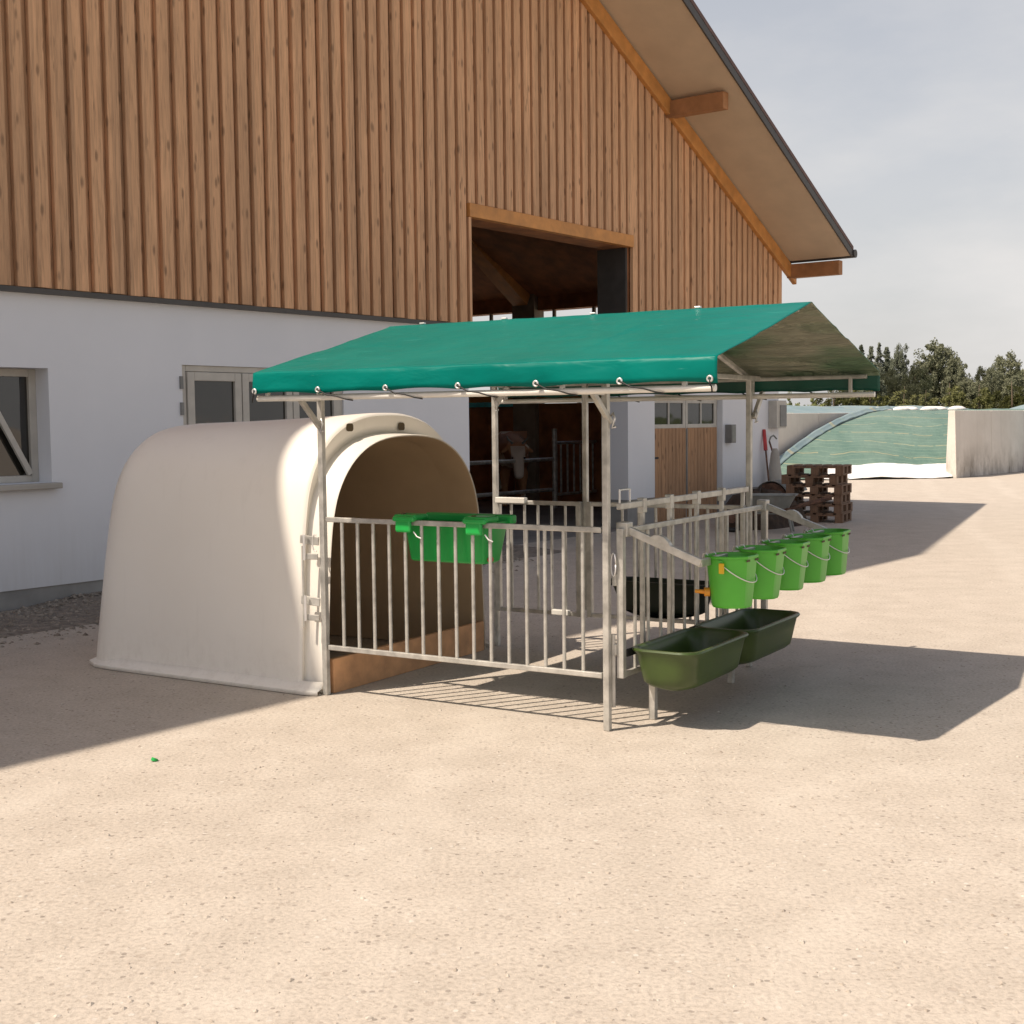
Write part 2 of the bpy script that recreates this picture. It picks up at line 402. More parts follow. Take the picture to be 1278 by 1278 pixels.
def rubble():
    m2 = MB()
    base = [(1,0,0),(-1,0,0),(0,1,0),(0,-1,0),(0,0,1),(.7,.7,.3),(-.7,.6,.4),(.5,-.8,.3)]
    tri = [(4,0,5),(4,5,2),(4,2,6),(4,6,1),(4,1,3),(4,3,7),(4,7,0),(0,2,5),(2,1,6),(3,0,7)]
    for i in range(9000):                      # coarse stones raked against the barn plinth
        t_, d = random.uniform(-1.6, 5.6), abs(random.gauss(0, .55)) + .02
        p = BARN.world((t_, -d, 0)); s_ = min(.035, random.expovariate(110) + .005); z0 = bank(t_, d) + (.003 if d < 1.12 else 0)
        a = random.uniform(0, 6.28); ca, sa = math.cos(a), math.sin(a); sx, sy, sz = s_*random.uniform(.7, 1.3), s_*random.uniform(.6, 1), s_*random.uniform(.45, .8)
        m2.add([(p.x + q[0]*ca*sx - q[1]*sa*sy, p.y + q[0]*sa*sx + q[1]*ca*sy, q[2]*sz - .001 + z0) for q in base], tri)
    return m2
t = NT('pebble_stone'); n = t.noise(t.coord(), 30, 3)
t.col(t.ramp(n, [(.3, (.24, .20, .16)), (.5, (.40, .35, .29)), (.7, (.55, .50, .43))])); t.set(Roughness=.9); M['pebble'] = t.m
t = NT('rubble_stone'); n = t.noise(t.coord(), 22, 4)
t.col(t.ramp(n, [(.3, (.13, .105, .08)), (.5, (.23, .195, .155)), (.7, (.36, .315, .26))])); t.set(Roughness=.95); M['rubble'] = t.m
tag(rubble().build('rubble', M['rubble']), 'grey brown rubble heaped along the foot of the barn wall', 'rubble', kind='stuff')
tag(PEB.build('pebbles', M['pebble']), 'loose pebbles scattered over the pale gravel yard', 'gravel', kind='stuff')

M['bank'] = simple('bank_gravel', (.22, .185, .15), .95, 0, .3, 14, bump=.8, bscale=60, stain=(.17, .14, .11))
# low bank of gravel along the plinth
mb = MB(); rows = []
for i in range(60):
    x = -3 + i*.16; row = []
    for j in range(10):
        d = j/9*1.15; h = bank(x, d)
        row.append((x, -.005 - d, max(h, 0) + (.006 if j < 9 else -.02)))
    rows.append(row)
mb.loft(rows, close=False)
tag(mb.build('gravel_bank', M['bank'], fr=BARN, smooth=True), kind='structure')

# ------------------------------------------------------------------ barn
barn = thing('barn', 'timber clad barn with white plastered ground floor and tall open doorway', 'barn', BARN)
WT = .38
def holed(x0, x1, z0, z1, holes, y, th, mb=None):
    mb = mb or MB()
    xs = sorted({x0, x1, *[h[0] for h in holes], *[h[1] for h in holes]}); zs = sorted({z0, z1, *[h[2] for h in holes], *[h[3] for h in holes]})
    xs = [a for a in xs if x0 <= a <= x1]; zs = [a for a in zs if z0 <= a <= z1]
    def solid(i, j):
        if i < 0 or j < 0 or i >= len(xs)-1 or j >= len(zs)-1: return False
        cx, cz = (xs[i]+xs[i+1])/2, (zs[j]+zs[j+1])/2
        return not any(h[0] < cx < h[1] and h[2] < cz < h[3] for h in holes)
    for i in range(len(xs)-1):
        for j in range(len(zs)-1):
            if not solid(i, j): continue
            a, b, c, d = xs[i], xs[i+1], zs[j], zs[j+1]; Y = y + th
            q = [[(a,y,c),(b,y,c),(b,y,d),(a,y,d)], [(a,Y,c),(a,Y,d),(b,Y,d),(b,Y,c)]]
            if not solid(i-1, j): q.append([(a,y,c),(a,y,d),(a,Y,d),(a,Y,c)])
            if not solid(i+1, j): q.append([(b,y,c),(b,Y,c),(b,Y,d),(b,y,d)])
            if not solid(i, j-1): q.append([(a,y,c),(a,Y,c),(b,Y,c),(b,y,c)])
            if not solid(i, j+1): q.append([(a,y,d),(b,y,d),(b,Y,d),(a,Y,d)])
            for f in q: mb.add(f, [(0, 1, 2, 3)])
    return mb
OL, OR, OZ = 5.89, 9.55, 4.06           # the tall opening
WIN1 = (-1.25, .08, 1.11, 2.10); WIN2 = (1.53, 3.72, 1.02, 2.17); DOOR = (10.30, 12.44, 0.06, 1.97)
TL, TR = -16.0, 14.5
holed(TL, OL, .2, 2.76, [WIN1, WIN2], 0, WT).build('plaster_wall', M['plaster'], barn)
holed(OR, TR, .43, 2.76, [(DOOR[0], DOOR[1], .43, DOOR[3])], 0, WT).build('plaster_wall', M['plaster'], barn)
MB().box((TL, .012, -.3), (OL, WT, .2)).build('plinth', M['plinth'], barn)
for pa, pz in ((OR, DOOR[0]), (DOOR[1], TR)): MB().box((pa, .012, -.3), (pz, WT, .43)).build('plinth', M['plinth'], barn)
MB().box((TL, -.075, 2.735), (OL-.001, .0, 2.778)).build('drip_strip', M['fascia'], barn)
MB().box((OR+.001, -.075, 2.735), (TR, .0, 2.778)).build('drip_strip', M['fascia'], barn)
# upper wall backing behind the cladding
TP, ZP = 1.3, 11.05                     # ridge of the gable
def ztop(t): return ZP - .497*(t-TP) if t > TP else ZP - .065*(TP-t)
mb = MB()
def panel(ta, tb, z0, y0=0.0, y1=WT, mb=mb, drop=.12):
    za, zb = ztop(ta)-drop, ztop(tb)-drop
    mb.add([(ta,y0,z0),(tb,y0,z0),(tb,y0,zb),(ta,y0,za),(ta,y1,z0),(tb,y1,z0),(tb,y1,zb),(ta,y1,za)],
           [(0,1,2,3),(5,4,7,6),(0,3,7,4),(1,5,6,2),(0,4,5,1),(3,2,6,7)])
panel(TL, TP, 2.762); panel(TP, OL, 2.762); panel(OL, OR, OZ+.001); panel(OR, TR, 2.762)
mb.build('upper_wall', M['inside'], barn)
def cladding(ta, tb, z0, name):
    mb = MB(); k0 = math.ceil(ta/PITCH - 1e-6)
    n = 0; x = ta
    while x < tb - .03:
        # boards on the rhythm of the pitch: a wide cover board over a recessed one
        b = min(x + .128 + random.uniform(-.004, .004), tb)
        za = ztop((x+b)/2) - .13
        j = random.uniform(-.004, .004)
        mb.box((x, -.080+j, z0+random.uniform(-.004, .004)), (b, -.026+j, za))
        r = min(x + PITCH, tb)
        if r > b + .01: mb.box((b-.012, -.018, z0+.004), (r+.012 if r < tb else r, -.004, ztop((b+r)/2)-.13))
        x += PITCH
    o = mb.build(name, M['clad'], barn, bevel=.004); return o
cladding(TL+.0, OL-.05, 2.782, 'wood_cladding'); cladding(OL-.05, OR+.03, OZ+.17, 'wood_cladding'); cladding(OR+.03, TR, 2.782, 'wood_cladding')
MB().box((OL-.05, -.082, 2.782), (OL-.006, .05, OZ+.0)).build('jamb_board', M['clad'], barn)
MB().box((OL-.05, -.10, OZ+.003), (OR+.03, .06, OZ+.168)).build('lintel', M['beam'], barn, bevel=.006)
MB().box((OR-.05, -.004, 2.79), (OR-.003, WT+.1, OZ-.002)).build('dark_jamb', M['fascia'], barn)
# roof: asymmetric gable, ridge running back into the picture
roofp = [(TL-.3, ztop(TL-.3)), (TP, ZP), (TR+.15, ztop(TR+.15))]
YB, YF = 9.0, -1.25
mb = MB()
for (a, za), (b, zb) in zip(roofp[:-1], roofp[1:]):
    mb.add([(a,YF,za),(b,YF,zb),(b,YB,zb),(a,YB,za),(a,YF,za-.10),(b,YF,zb-.10),(b,YB,zb-.10),(a,YB,za-.10)],
           [(0,1,2,3),(7,6,5,4),(0,4,5,1),(2,6,7,3),(1,5,6,2),(3,7,4,0)])
roof = mb.build('roof', M['soffit'], barn)
mb = MB()
for (a, za), (b, zb) in zip(roofp[:-1], roofp[1:]):
    a2, b2 = a-(.02 if a < 0 else 0), b+(.03 if b > 10 else 0); zb2 = zb - (.497*.03 if b > 10 else 0)
    mb.add([(a2,YF-.03,za+.004),(b2,YF-.03,zb2+.004),(b2,YB,zb2+.004),(a2,YB,za+.004),(a2,YF-.03,za+.07),(b2,YF-.03,zb2+.07),(b2,YB,zb2+.07),(a2,YB,za+.07)],
           [(3,2,1,0),(4,5,6,7),(0,1,5,4),(2,3,7,6),(1,2,6,5),(3,0,4,7)])
mb.build('roof_sheet', M['roof'], roof)
mb = MB()
(a, za), (b, zb) = roofp[1], roofp[2]
mb.add([(a,YF-.025,za-.12),(b,YF-.025,zb-.12),(b,YF-.025,zb+.0),(a,YF-.025,za+.0),(a,YF-.002,za-.12),(b,YF-.002,zb-.12),(b,YF-.002,zb),(a,YF-.002,za)],
       [(0,1,2,3),(5,4,7,6),(0,4,5,1),(3,2,6,7),(1,5,6,2),(0,3,7,4)])
mb.build('verge_board', M['fascia'], roof)
mb = MB().tube((TR+.23, YF-.05, zb-.06), (TR+.23, YB, zb-.06), .07, 12); mb.build('gutter', M['fascia'], roof, smooth='auto')
# purlins carrying the verge and rafter on the wall
for tt, hh in ((TR+.24, .24), (10.6, .24), (7.2, .24), (-9, .24)):
    z = ztop(tt) - .10 - (.035 if tt > 4 else .0) + (.03 if tt > TR else 0)
    m2 = MB().box((tt-.08, YF+.22, z-hh), (tt+.08, -.07, z)); m2.build('purlin', M['purlin'], barn, bevel=.01)
m2 = MB()
ta, tb = 6.0, TR+.40
m2.add([(ta,-.15,ztop(ta)-.40),(tb,-.15,ztop(tb)-.36),(tb,-.15,ztop(tb)-.12),(ta,-.15,ztop(ta)-.135),(ta,-.068,ztop(ta)-.40),(tb,-.068,ztop(tb)-.36),(tb,-.068,ztop(tb)-.12),(ta,-.068,ztop(ta)-.135)],
       [(0,1,2,3),(5,4,7,6),(0,4,5,1),(3,2,6,7),(1,5,6,2),(0,3,7,4)])
m2.build('rafter', M['beam'], barn, bevel=.01)
# end walls, back wall with the daylight band, floor, loft
BK = 8.0
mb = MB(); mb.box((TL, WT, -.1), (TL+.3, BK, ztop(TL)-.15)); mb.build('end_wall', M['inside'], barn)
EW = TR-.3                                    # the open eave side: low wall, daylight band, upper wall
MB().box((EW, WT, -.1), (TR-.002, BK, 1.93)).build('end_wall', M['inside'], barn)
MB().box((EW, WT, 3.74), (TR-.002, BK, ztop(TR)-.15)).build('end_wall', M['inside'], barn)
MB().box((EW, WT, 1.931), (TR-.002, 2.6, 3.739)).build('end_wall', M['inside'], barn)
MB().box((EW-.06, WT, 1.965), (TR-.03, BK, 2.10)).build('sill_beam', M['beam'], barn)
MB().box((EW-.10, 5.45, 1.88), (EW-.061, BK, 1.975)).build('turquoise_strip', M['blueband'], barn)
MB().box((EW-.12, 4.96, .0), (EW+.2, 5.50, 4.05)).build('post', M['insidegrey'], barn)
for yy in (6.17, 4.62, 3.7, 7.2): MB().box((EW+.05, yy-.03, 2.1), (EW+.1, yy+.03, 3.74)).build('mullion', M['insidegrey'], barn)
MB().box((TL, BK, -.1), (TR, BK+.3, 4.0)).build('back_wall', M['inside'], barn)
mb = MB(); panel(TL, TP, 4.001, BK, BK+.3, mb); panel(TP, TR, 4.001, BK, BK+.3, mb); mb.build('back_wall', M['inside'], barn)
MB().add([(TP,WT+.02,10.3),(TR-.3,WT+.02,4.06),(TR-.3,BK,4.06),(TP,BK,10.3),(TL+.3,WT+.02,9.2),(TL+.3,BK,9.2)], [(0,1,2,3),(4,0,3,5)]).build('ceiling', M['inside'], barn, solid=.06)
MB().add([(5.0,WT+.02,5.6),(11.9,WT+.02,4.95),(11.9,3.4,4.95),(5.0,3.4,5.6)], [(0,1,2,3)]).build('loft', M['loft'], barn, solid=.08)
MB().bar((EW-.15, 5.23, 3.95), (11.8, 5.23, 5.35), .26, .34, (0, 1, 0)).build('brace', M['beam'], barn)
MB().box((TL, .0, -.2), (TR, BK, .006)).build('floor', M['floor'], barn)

# windows
def window(w, casements, name, rec, sill=True):
    x0, x1, z0, z1 = w; f = .06
    fm = MB().box((x0, rec, z0), (x0+f, rec+.07, z1)).box((x1-f, rec, z0), (x1, rec+.07, z1)).box((x0+f, rec, z1-f), (x1-f, rec+.07, z1)).box((x0+f, rec, z0), (x1-f, rec+.07, z0+f))
    W = fm.build('window', M['wframe'], barn, bevel=.006)
    cw = (x1-x0-2*f)/casements
    for k in range(casements):
        a = x0+f+k*cw+.006; b = a+cw-.012; s = .085; y = rec-.018
        cm = MB().box((a, y, z0+f+.004), (a+s, y+.06, z1-f-.004)).box((b-s, y, z0+f+.004), (b, y+.06, z1-f-.004))
        cm.box((a+s, y, z1-f-.004-s), (b-s, y+.06, z1-f-.004)).box((a+s, y, z0+f+.004), (b-s, y+.06, z0+f+.004+s))
        cm.build('frame', M['wframe'], W, bevel=.006)
        MB().box((a+s-.004, y+.03, z0+f+s), (b-s+.004, y+.04, z1-f-s)).build('pane', M['glass'], W)
    return W
W2 = window(WIN2, 3, 'window', .02)
for z in (1.45, 1.75, 2.0): MB().box((WIN2[0]-.035, -.02, z-.06), (WIN2[0]-.002, .02, z+.06)).build('hinge', M['greybox'], W2)
x0, x1, z0, z1 = WIN1
W1 = MB().box((x0, .19, z0), (x0+.07, .26, z1)).box((x1-.07, .19, z0), (x1, .26, z1)).box((x0+.07, .19, z1-.07), (x1-.07, .26, z1)).box((x0+.07, .19, z0), (x1-.07, .26, z0+.06)).build('window', M['wframe'], barn, bevel=.006)
MB().box((x0+.07, .225, z0+.06), (x1-.07, .235, z1-.07)).build('pane', M['glass'], W1)
MB().bar((x1-.1, .17, z0+.07), (x1-.52, .17, z1-.16), .03, .05).build('stay_bar', M['wframe'], W1)
MB().box((x0-.05, -.09, z0-.055), (x1+.05, .19, z0-.004)).build('sill', M['concrete'], W1, bevel=.008)

# double door
x0, x1, z0, z1 = DOOR; rec = .10
D = MB().box((x0, rec, 0), (x0+.06, rec+.08, z1)).box((x1-.06, rec, 0), (x1, rec+.08, z1)).box((x0+.06, rec, z1-.06), (x1-.06, rec+.08, z1)).build('double_door', M['wframe'], barn, bevel=.005)
cw = (x1-x0-.12)/2
for k in range(2):
    a = x0+.06+k*cw+.005; b = a+cw-.01; y = rec-.02; zt = z1-.065; zm = 1.49
    fm = MB().box((a, y, .03), (a+.07, y+.05, zt)).box((b-.07, y, .03), (b, y+.05, zt)).box((a+.07, y, zt-.06), (b-.07, y+.05, zt)).box((a+.07, y, zm-.05), (b-.07, y+.05, zm+.03))
    L = fm.build('frame', M['wframe'], D, bevel=.005)
    bb = MB(); n = 9; w = (b-a-.04)/n
    for i in range(n): bb.box((a+.02+i*w+.004, y-.022, .04), (a+.02+(i+1)*w-.004, y-.001, zm-.03))
    bb.build('door_boards', M['doorwood'], D, bevel=.003)
    m_ = (a+b)/2
    MB().box((m_-.018, y+.004, zm+.03), (m_+.018, y+.045, zt-.06)).build('glazing_bar', M['wframe'], D)
    for p, q in ((a+.07, m_-.018), (m_+.018, b-.07)): MB().box((p-.002, y+.02, zm+.03), (q+.002, y+.028, zt-.06)).build('pane', M['glass'], D)
MB().box((x0+.04, rec-.05, 1.0), (x0+.2, rec-.042, 1.03)).build('strap_hinge', M['black'], D)
MB().box(((x0+x1)/2-.012, rec-.05, .3), ((x0+x1)/2+.012, rec-.042, 1.45)).build('cover_strip', M['greybox'], D)

def on_wall(name, label, cat, a, b, mat, **k):
    c = ((a[0]+b[0])/2, (a[1]+b[1])/2, a[2]); T = thing(name, label, cat, BARN, c)
    MB().box(a, b).build('body', mat, T, bevel=.006); return T
T = on_wall('switch_box', 'small grey switch box on the white wall right of the wooden double door', 'switch box', (12.52, -.12, 1.20), (12.68, -.002, 1.50), M['greybox'])
MB().box((12.535, -.128, 1.22), (12.665, -.121, 1.48)).build('cover', M['zincgrey'], T, bevel=.004)
T = on_wall('meter_cabinet', 'beige framed meter cabinet with dark door near the barn corner', 'cabinet', (14.10, -.16, 1.42), (14.48, -.002, 1.90), M['wframe'])
MB().box((14.22, -.172, 1.45), (14.47, -.161, 1.82)).build('cabinet_door', M['greybox'], T, bevel=.004)

# tools and other yard things near the barn corner
def tool(name, label, cat, foot, head, grip, headpart, gmat, hmat, dirv=None):
    T = thing(name, label, cat, BARN, foot)
    f, h = Vector(foot), Vector(head)
    MB().path([f, h], .016, 8).build('shaft', gmat, T, smooth='auto'); return T
T = tool('shovel', 'shovel with red grip leaning upright at the barn corner', 'shovel', (13.62, -.30, .02), (13.86, -.05, 1.26), None, None, M['rust'], None)
MB().path([(13.82, -.09, 1.05), (13.90, -.02, 1.40)], [.035, .03], 8).build('grip', M['red'], T, smooth='auto')
MB().box((13.55, -.36, .0), (13.77, -.33, .30)).build('blade', M['zincgrey'], T, bevel=.008)
T = tool('push_broom', 'thin broom with hooked top leaning beside the red gripped shovel', 'broom', (14.25, -.34, .05), (14.02, -.06, 1.20), None, None, M['rust'], None)
MB().path([(14.02, -.06, 1.2), (14.03, -.08, 1.27), (14.1, -.1, 1.30), (14.18, -.12, 1.24)], .014, 8).build('hook', M['zincgrey'], T, smooth='auto')
MB().box((14.02, -.40, .0), (14.46, -.30, .09)).build('bristles', M['black'], T, bevel=.01)
T = thing('concrete_bollard', 'pale concrete bollard standing at the barn corner behind the tools', 'bollard', BARN, (13.95, -.16, 0))
mb = MB(); mb.loft([[(13.95+r*math.cos(a), -.2+r*math.sin(a), z) for a in [i*math.pi/6 for i in range(12)]] for z, r in ((0, .13), (.6, .12), (1.0, .07), (1.08, .04))], caps=(True, True))
mb.build('shaft', M['concrete'], T, smooth='auto')

# ------------------------------------------------------------------ cow and rails inside the barn
FY = 3.6
T = thing('feed_rail', 'low grey tubular feed rail across the dark barn doorway in front of the cow', 'rail', BARN, (9.0, FY, 0))
MB().tube((6.0, FY, .90), (12.74, FY, .90), .035).build('rail', M['steel'], T, smooth='auto')
MB().tube((6.0, FY, .35), (12.74, FY, .35), .035).build('rail', M['steel'], T, smooth='auto')
for tt in (6.4, 9.9, 12.80): MB().tube((tt, FY, 0), (tt, FY, 1.45 if tt > 12 else 1.0), .05).build('post', M['steel'], T, smooth='auto')
T = thing('stall_gate', 'tall barred grey stall gate right of the cow inside the barn', 'gate', BARN, (12.9, FY, 0))
for z in (.25, 1.19): MB().tube((12.86, FY, z), (14.15, FY, z), .03).build('rail', M['steel'], T, smooth='auto')
for i in range(6): MB().tube((13.0+i*.21, FY, .25), (13.0+i*.21, FY, 1.19), .02, 8).build('bar', M['steel'], T, smooth='auto')

def skin(name, joints, edges, root, mat, parent, sub=2):
    me = bpy.data.meshes.new(name); me.from_pydata([j[0] for j in joints], edges, []); me.materials.append(mat)
    o = bpy.data.objects.new(name, me); COL.objects.link(o); o.parent = parent
    o.modifiers.new('skin', 'SKIN'); sv = me.skin_vertices[0].data
    for i, j in enumerate(joints):
        r = j[1]; sv[i].radius = r if isinstance(r, tuple) else (r, r); sv[i].use_root = (i == root)
    m = o.modifiers.new('sub', 'SUBSURF'); m.levels = sub; m.render_levels = sub
    o.modifiers['skin'].use_smooth_shade = True
    return o
def cow(at, rz, label):
    T = thing('cow', label, 'cow', BARN, at)
    T.rotation_euler.z = BARN.rz + rz; OFF[T.name] = Vector((0, 0, 0))
    J = [((0, 1.0, 1.05), (.30, .34)), ((0, .45, 1.0), (.34, .37)), ((0, -.15, 1.02), (.31, .36)), ((0, -.55, 1.06), (.24, .30)), ((0, -.95, 1.08), (.15, .20)),
         ((0, -1.22, 1.10), (.13, .14)), ((0, -1.36, .93), (.118, .13)), ((0, -1.45, .72), (.098, .10)), ((0, -1.50, .58), (.092, .085)),
         ((.16, .95, .75), .15), ((.17, .92, .45), .075), ((.17, 1.0, .22), .05), ((.17, .96, .03), .06),
         ((-.16, .95, .75), .15), ((-.17, .92, .45), .075), ((-.17, 1.0, .22), .05), ((-.17, .96, .03), .06),
         ((.17, -.3, .72), .12), ((.17, -.3, .42), .065), ((.17, -.3, .2), .045), ((.17, -.33, .03), .055),
         ((-.17, -.3, .72), .12), ((-.17, -.3, .42), .065), ((-.17, -.3, .2), .045), ((-.17, -.33, .03), .055),
         ((.17, -1.2, 1.12), .045), ((.28, -1.15, 1.04), .03), ((-.17, -1.2, 1.12), .045), ((-.28, -1.15, 1.04), .03),
         ((0, 1.25, 1.22), .04), ((0, 1.36, .9), .025), ((0, 1.36, .5), .035)]
    E = [(0,1),(1,2),(2,3),(3,4),(4,5),(5,6),(6,7),(7,8),(0,9),(9,10),(10,11),(11,12),(0,13),(13,14),(14,15),(15,16),
         (2,17),(17,18),(18,19),(19,20),(2,21),(21,22),(22,23),(23,24),(5,25),(25,26),(5,27),(27,28),(0,29),(29,30),(30,31)]
    skin('body', J, E, 1, M['cow'], T)
    for sx in (-1, 1):
        MB().path([(sx*.085, -1.24, 1.20), (sx*.16, -1.22, 1.27), (sx*.19, -1.26, 1.33)], [.022, .017, .006], 8).build('horn', M['zincgrey'], T, smooth=True)
        mb = MB(); mb.loft([[(sx*.105+.018*math.cos(a)*s, -1.425, .955+.018*math.sin(a)*s) for a in [i*math.pi/4 for i in range(8)]] for s in (1, .1)], caps=(False, True))
        MB().path([(sx*.10, -1.41, .95), (sx*.118, -1.43, .95)], [.02, .012], 8).build('eye', M['black'], T, smooth=True)
    return T
cow((12.72, 4.5, 0), -.85, 'brown cow with white face lowering its head at the barn feed rail')

# ------------------------------------------------------------------ calf hutch (PEN frame, u along near fence, v to the back)
VC = .88
half = [(0, 1.66), (.2, 1.652), (.38, 1.615), (.53, 1.55), (.65, 1.46), (.745, 1.34), (.805, 1.20), (.84, 1.03), (.862, .82), (.880, .55), (.898, .28), (.912, 0.0)]
inn = [(0, 1.52), (.2, 1.511), (.37, 1.478), (.52, 1.412), (.64, 1.315), (.73, 1.19), (.782, 1.05), (.81, .90), (.828, .72), (.842, .48), (.853, .25), (.862, 0.0)]
def refine(h, k=3):
    out = []
    for i in range(len(h)-1):
        p0, p1, p2, p3 = h[max(i-1, 0)] if i else (-h[1][0], h[1][1]), h[i], h[i+1], h[min(i+2, len(h)-1)]
        for j in range(k):
            t = j/k
            out.append(tuple(.5*((2*p1[c]) + (-p0[c]+p2[c])*t + (2*p0[c]-5*p1[c]+4*p2[c]-p3[c])*t*t + (-p0[c]+3*p1[c]-3*p2[c]+p3[c])*t**3) for c in (0, 1)))
    out.append(h[-1]); return out
def full(h):
    h = refine(h); return [(-a, b) for a, b in h[::-1]] + h[1:]
PO, PI = full(half), full(inn)
hutch = thing('calf_hutch', 'cream plastic calf hutch with arched open front', 'calf hutch', PEN, (-1.0, VC, 0))
loops = []
boxy = [(0, 1.655), (.22, 1.652), (.42, 1.635), (.56, 1.60), (.665, 1.535), (.745, 1.445), (.80, 1.325), (.835, 1.15), (.862, .88), (.882, .58), (.899, .29), (.912, 0.0)]
PB = full(boxy)
def blend(k): return [(a*(1-k)+c*k, b*(1-k)+d*k) for (a, b), (c, d) in zip(PO, PB)]
def urear(z): return -2.10 + .115*z
s0 = .80
for k in range(15):
    if k < 4: s = s0*(k/4)**.8 + .02; d = 0
    else:
        q = (k-3)/11; s = s0 + (1-s0)*math.sin(q*math.pi/2); d = .30*(1-math.cos(q*math.pi/2))
    loops.append([(urear(b*s*.965) + d, VC + a*s*.985, b*s*.972) for a, b in PB])
for uu, s, sz in ((-1.45, .987, .974), (-1.1, .989, .979), (-.8, .992, .985), (-.6, .994, .99), (-.45, .996, .994), (-.26, 1, 1), (-.20, 1, 1), (-.178, .997, .997), (-.17, .988, .990)):
    loops.append([(uu, VC + a*s, b*sz) for a, b in blend(max(0, min(1, (-.35-uu)/.8)))])
# front band (set back), groove and protruding inner collar
for q, uu in ((.12, -.166), (.55, -.170), (.80, -.178), (.90, -.172), (.96, -.12), (1.0, -.012), (1.02, .0), (1.05, .002), (1.08, -.006), (1.10, -.03), (1.12, -.12), (1.12, -.26)):
    loops.append([(uu, VC + a*(1-q) + c*q, max(.004, b*(1-q) + d*q)) for (a, b), (c, d) in zip(PO, PI)])
mb = MB().loft(loops, close=False)
nlp, nf = len(loops), len(PO)-1
mb.mi = [1 if (k // nf) >= nlp-4 else 0 for k in range(len(mb.f))]  # inner collar loops take the shaded brown too
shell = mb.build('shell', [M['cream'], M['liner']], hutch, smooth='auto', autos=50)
# inner skin in the shaded brown, so the inside reads as a closed dark room
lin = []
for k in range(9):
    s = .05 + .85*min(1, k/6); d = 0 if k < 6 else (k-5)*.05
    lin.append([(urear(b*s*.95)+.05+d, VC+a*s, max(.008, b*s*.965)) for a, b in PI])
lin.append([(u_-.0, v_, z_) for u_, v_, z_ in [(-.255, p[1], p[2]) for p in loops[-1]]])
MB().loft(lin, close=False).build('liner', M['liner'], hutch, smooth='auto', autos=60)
# base flange
out = [(-.02, VC-.885), (-.10, VC-.908)] + [(-1.7, VC-.90)] + [(-1.86, VC-.885), (-2.0, VC-.80), (-2.08, VC-.62), (-2.09, VC), (-2.08, VC+.62), (-2.0, VC+.80), (-1.86, VC+.885), (-1.7, VC+.90)] + [(-.10, VC+.908), (-.02, VC+.885)]
cx, cy = -1.1, VC
fl = []
for x, y in out:
    dx, dy = x-cx, y-cy; ex = .075 if abs(dx) > .7 and x < cx else .0; sy = (1 if dy > 0 else -1)
    ox, oy = x + (dx/1.0)*.07*(1 if x < -1.5 else 0), y + (sy*.055 if abs(dy) > .3 else 0)
    fl.append([(x+.01*(x < -1.5), y-sy*.01*(abs(dy) > .3), .07), (x-.002, y+sy*.012*(abs(dy) > .3), .035), (ox, oy, .022), (ox, oy, .004)])
MB().loft(fl, close=False).build('base_flange', M['cream'], hutch, smooth='auto', autos=60, solid=-.006)
for vv in (.47, 1.01):
    zc = 1.575; mb = MB()
    lp = []
    for s, uu in ((1.0, -.163), (1.0, -.161)):
        lp.append([(uu, vv + s*(.034*max(-1, min(1, 1.18*math.cos(a)))), zc + s*(.025*max(-1, min(1, 1.18*math.sin(a)))) - .06*(vv-.74)**2) for a in [i*math.pi/8 for i in range(16)]])
    mb.loft(lp, caps=(True, True)).build('vent_shade_plate', M['dark'], hutch)  # dark plate on the band painting the shade of a vent
MB().box((-.02, .05, .0), (.015, 1.70, .205)).build('threshold_board', M['board'], hutch, bevel=.004)

# ------------------------------------------------------------------ fence panels
L_, W_ = 1.857, 1.93
def panel_fence(label, p, q, zt, zb, n, rail=.029, r=.0102, stiles=False, group='galvanised fence panels of the calf pen', stile_drop=0, low=None, hide=()):
    p, q = Vector((*p, 0)), Vector((*q, 0)); d = (q-p).normalized(); T = thing('fence_panel', label, 'fence panel', PEN, tuple(p), group=group)
    MB().bar(p+Vector((0,0,zt)), q+Vector((0,0,zt)), rail*.8, rail).build('top_rail', M['steel'], T, bevel=.004)
    MB().bar(p+Vector((0,0,zb)), q+Vector((0,0,zb)), rail*.8, rail).build('bottom_rail', M['steel'], T, bevel=.004)
    if stiles:
        for e in (p, q): MB().bar(e+Vector((0,0,zb-rail/2)), e+Vector((0,0,zt+rail/2)), .038, .038, (0,1,0)).build('stile', M['steel'], T, bevel=.004)
    b0 = None; Ln = (q-p).length
    for i in range(1, n):
        c = p + d*(Ln*i/n)
        if b0 is None:
            b0 = MB().tube((0, 0, zb+.01), (0, 0, zt-.01), r, 10).build('bar', M['steel'], T, smooth='auto', off=(0, 0, 0))
            o = b0
        else:
            o = b0.copy(); COL.objects.link(o); o.parent = T
        o.location = c - p
    return T
NEARP = panel_fence('long barred fence panel facing the yard with the green feeder hung on it', (.026, 0), (L_-.026, 0), 1.038, .285, 16)
for z, w in ((.92, .10), (.56, .12)):
    MB().bar((-.15, -.03, z), (-.02, -.02, z-.01), .012, .05).build('hinge_bracket', M['steel'], NEARP, bevel=.003)
    MB().bar((-.10, -.045, z-.10), (-.02, -.03, z-.10), .01, .035).build('hinge_bracket', M['steel'], NEARP, bevel=.003)
    MB().tube((-.10, -.055, z-.12), (-.10, -.055, z+.03), .009).build('hinge_pin', M['zinc'], NEARP, smooth='auto')
MB().path([(-.02+.035*math.cos(a)*.6-.02, -.028, .90+.05*math.sin(a)) for a in [R(x) for x in range(70, 310, 20)]], .004, 6).build('latch_ring', M['zinc'], NEARP, smooth=True)
MB().tube((-.13, -.035, .40), (-.13, -.035, .88), .008).build('rod', M['steel'], NEARP, smooth='auto')
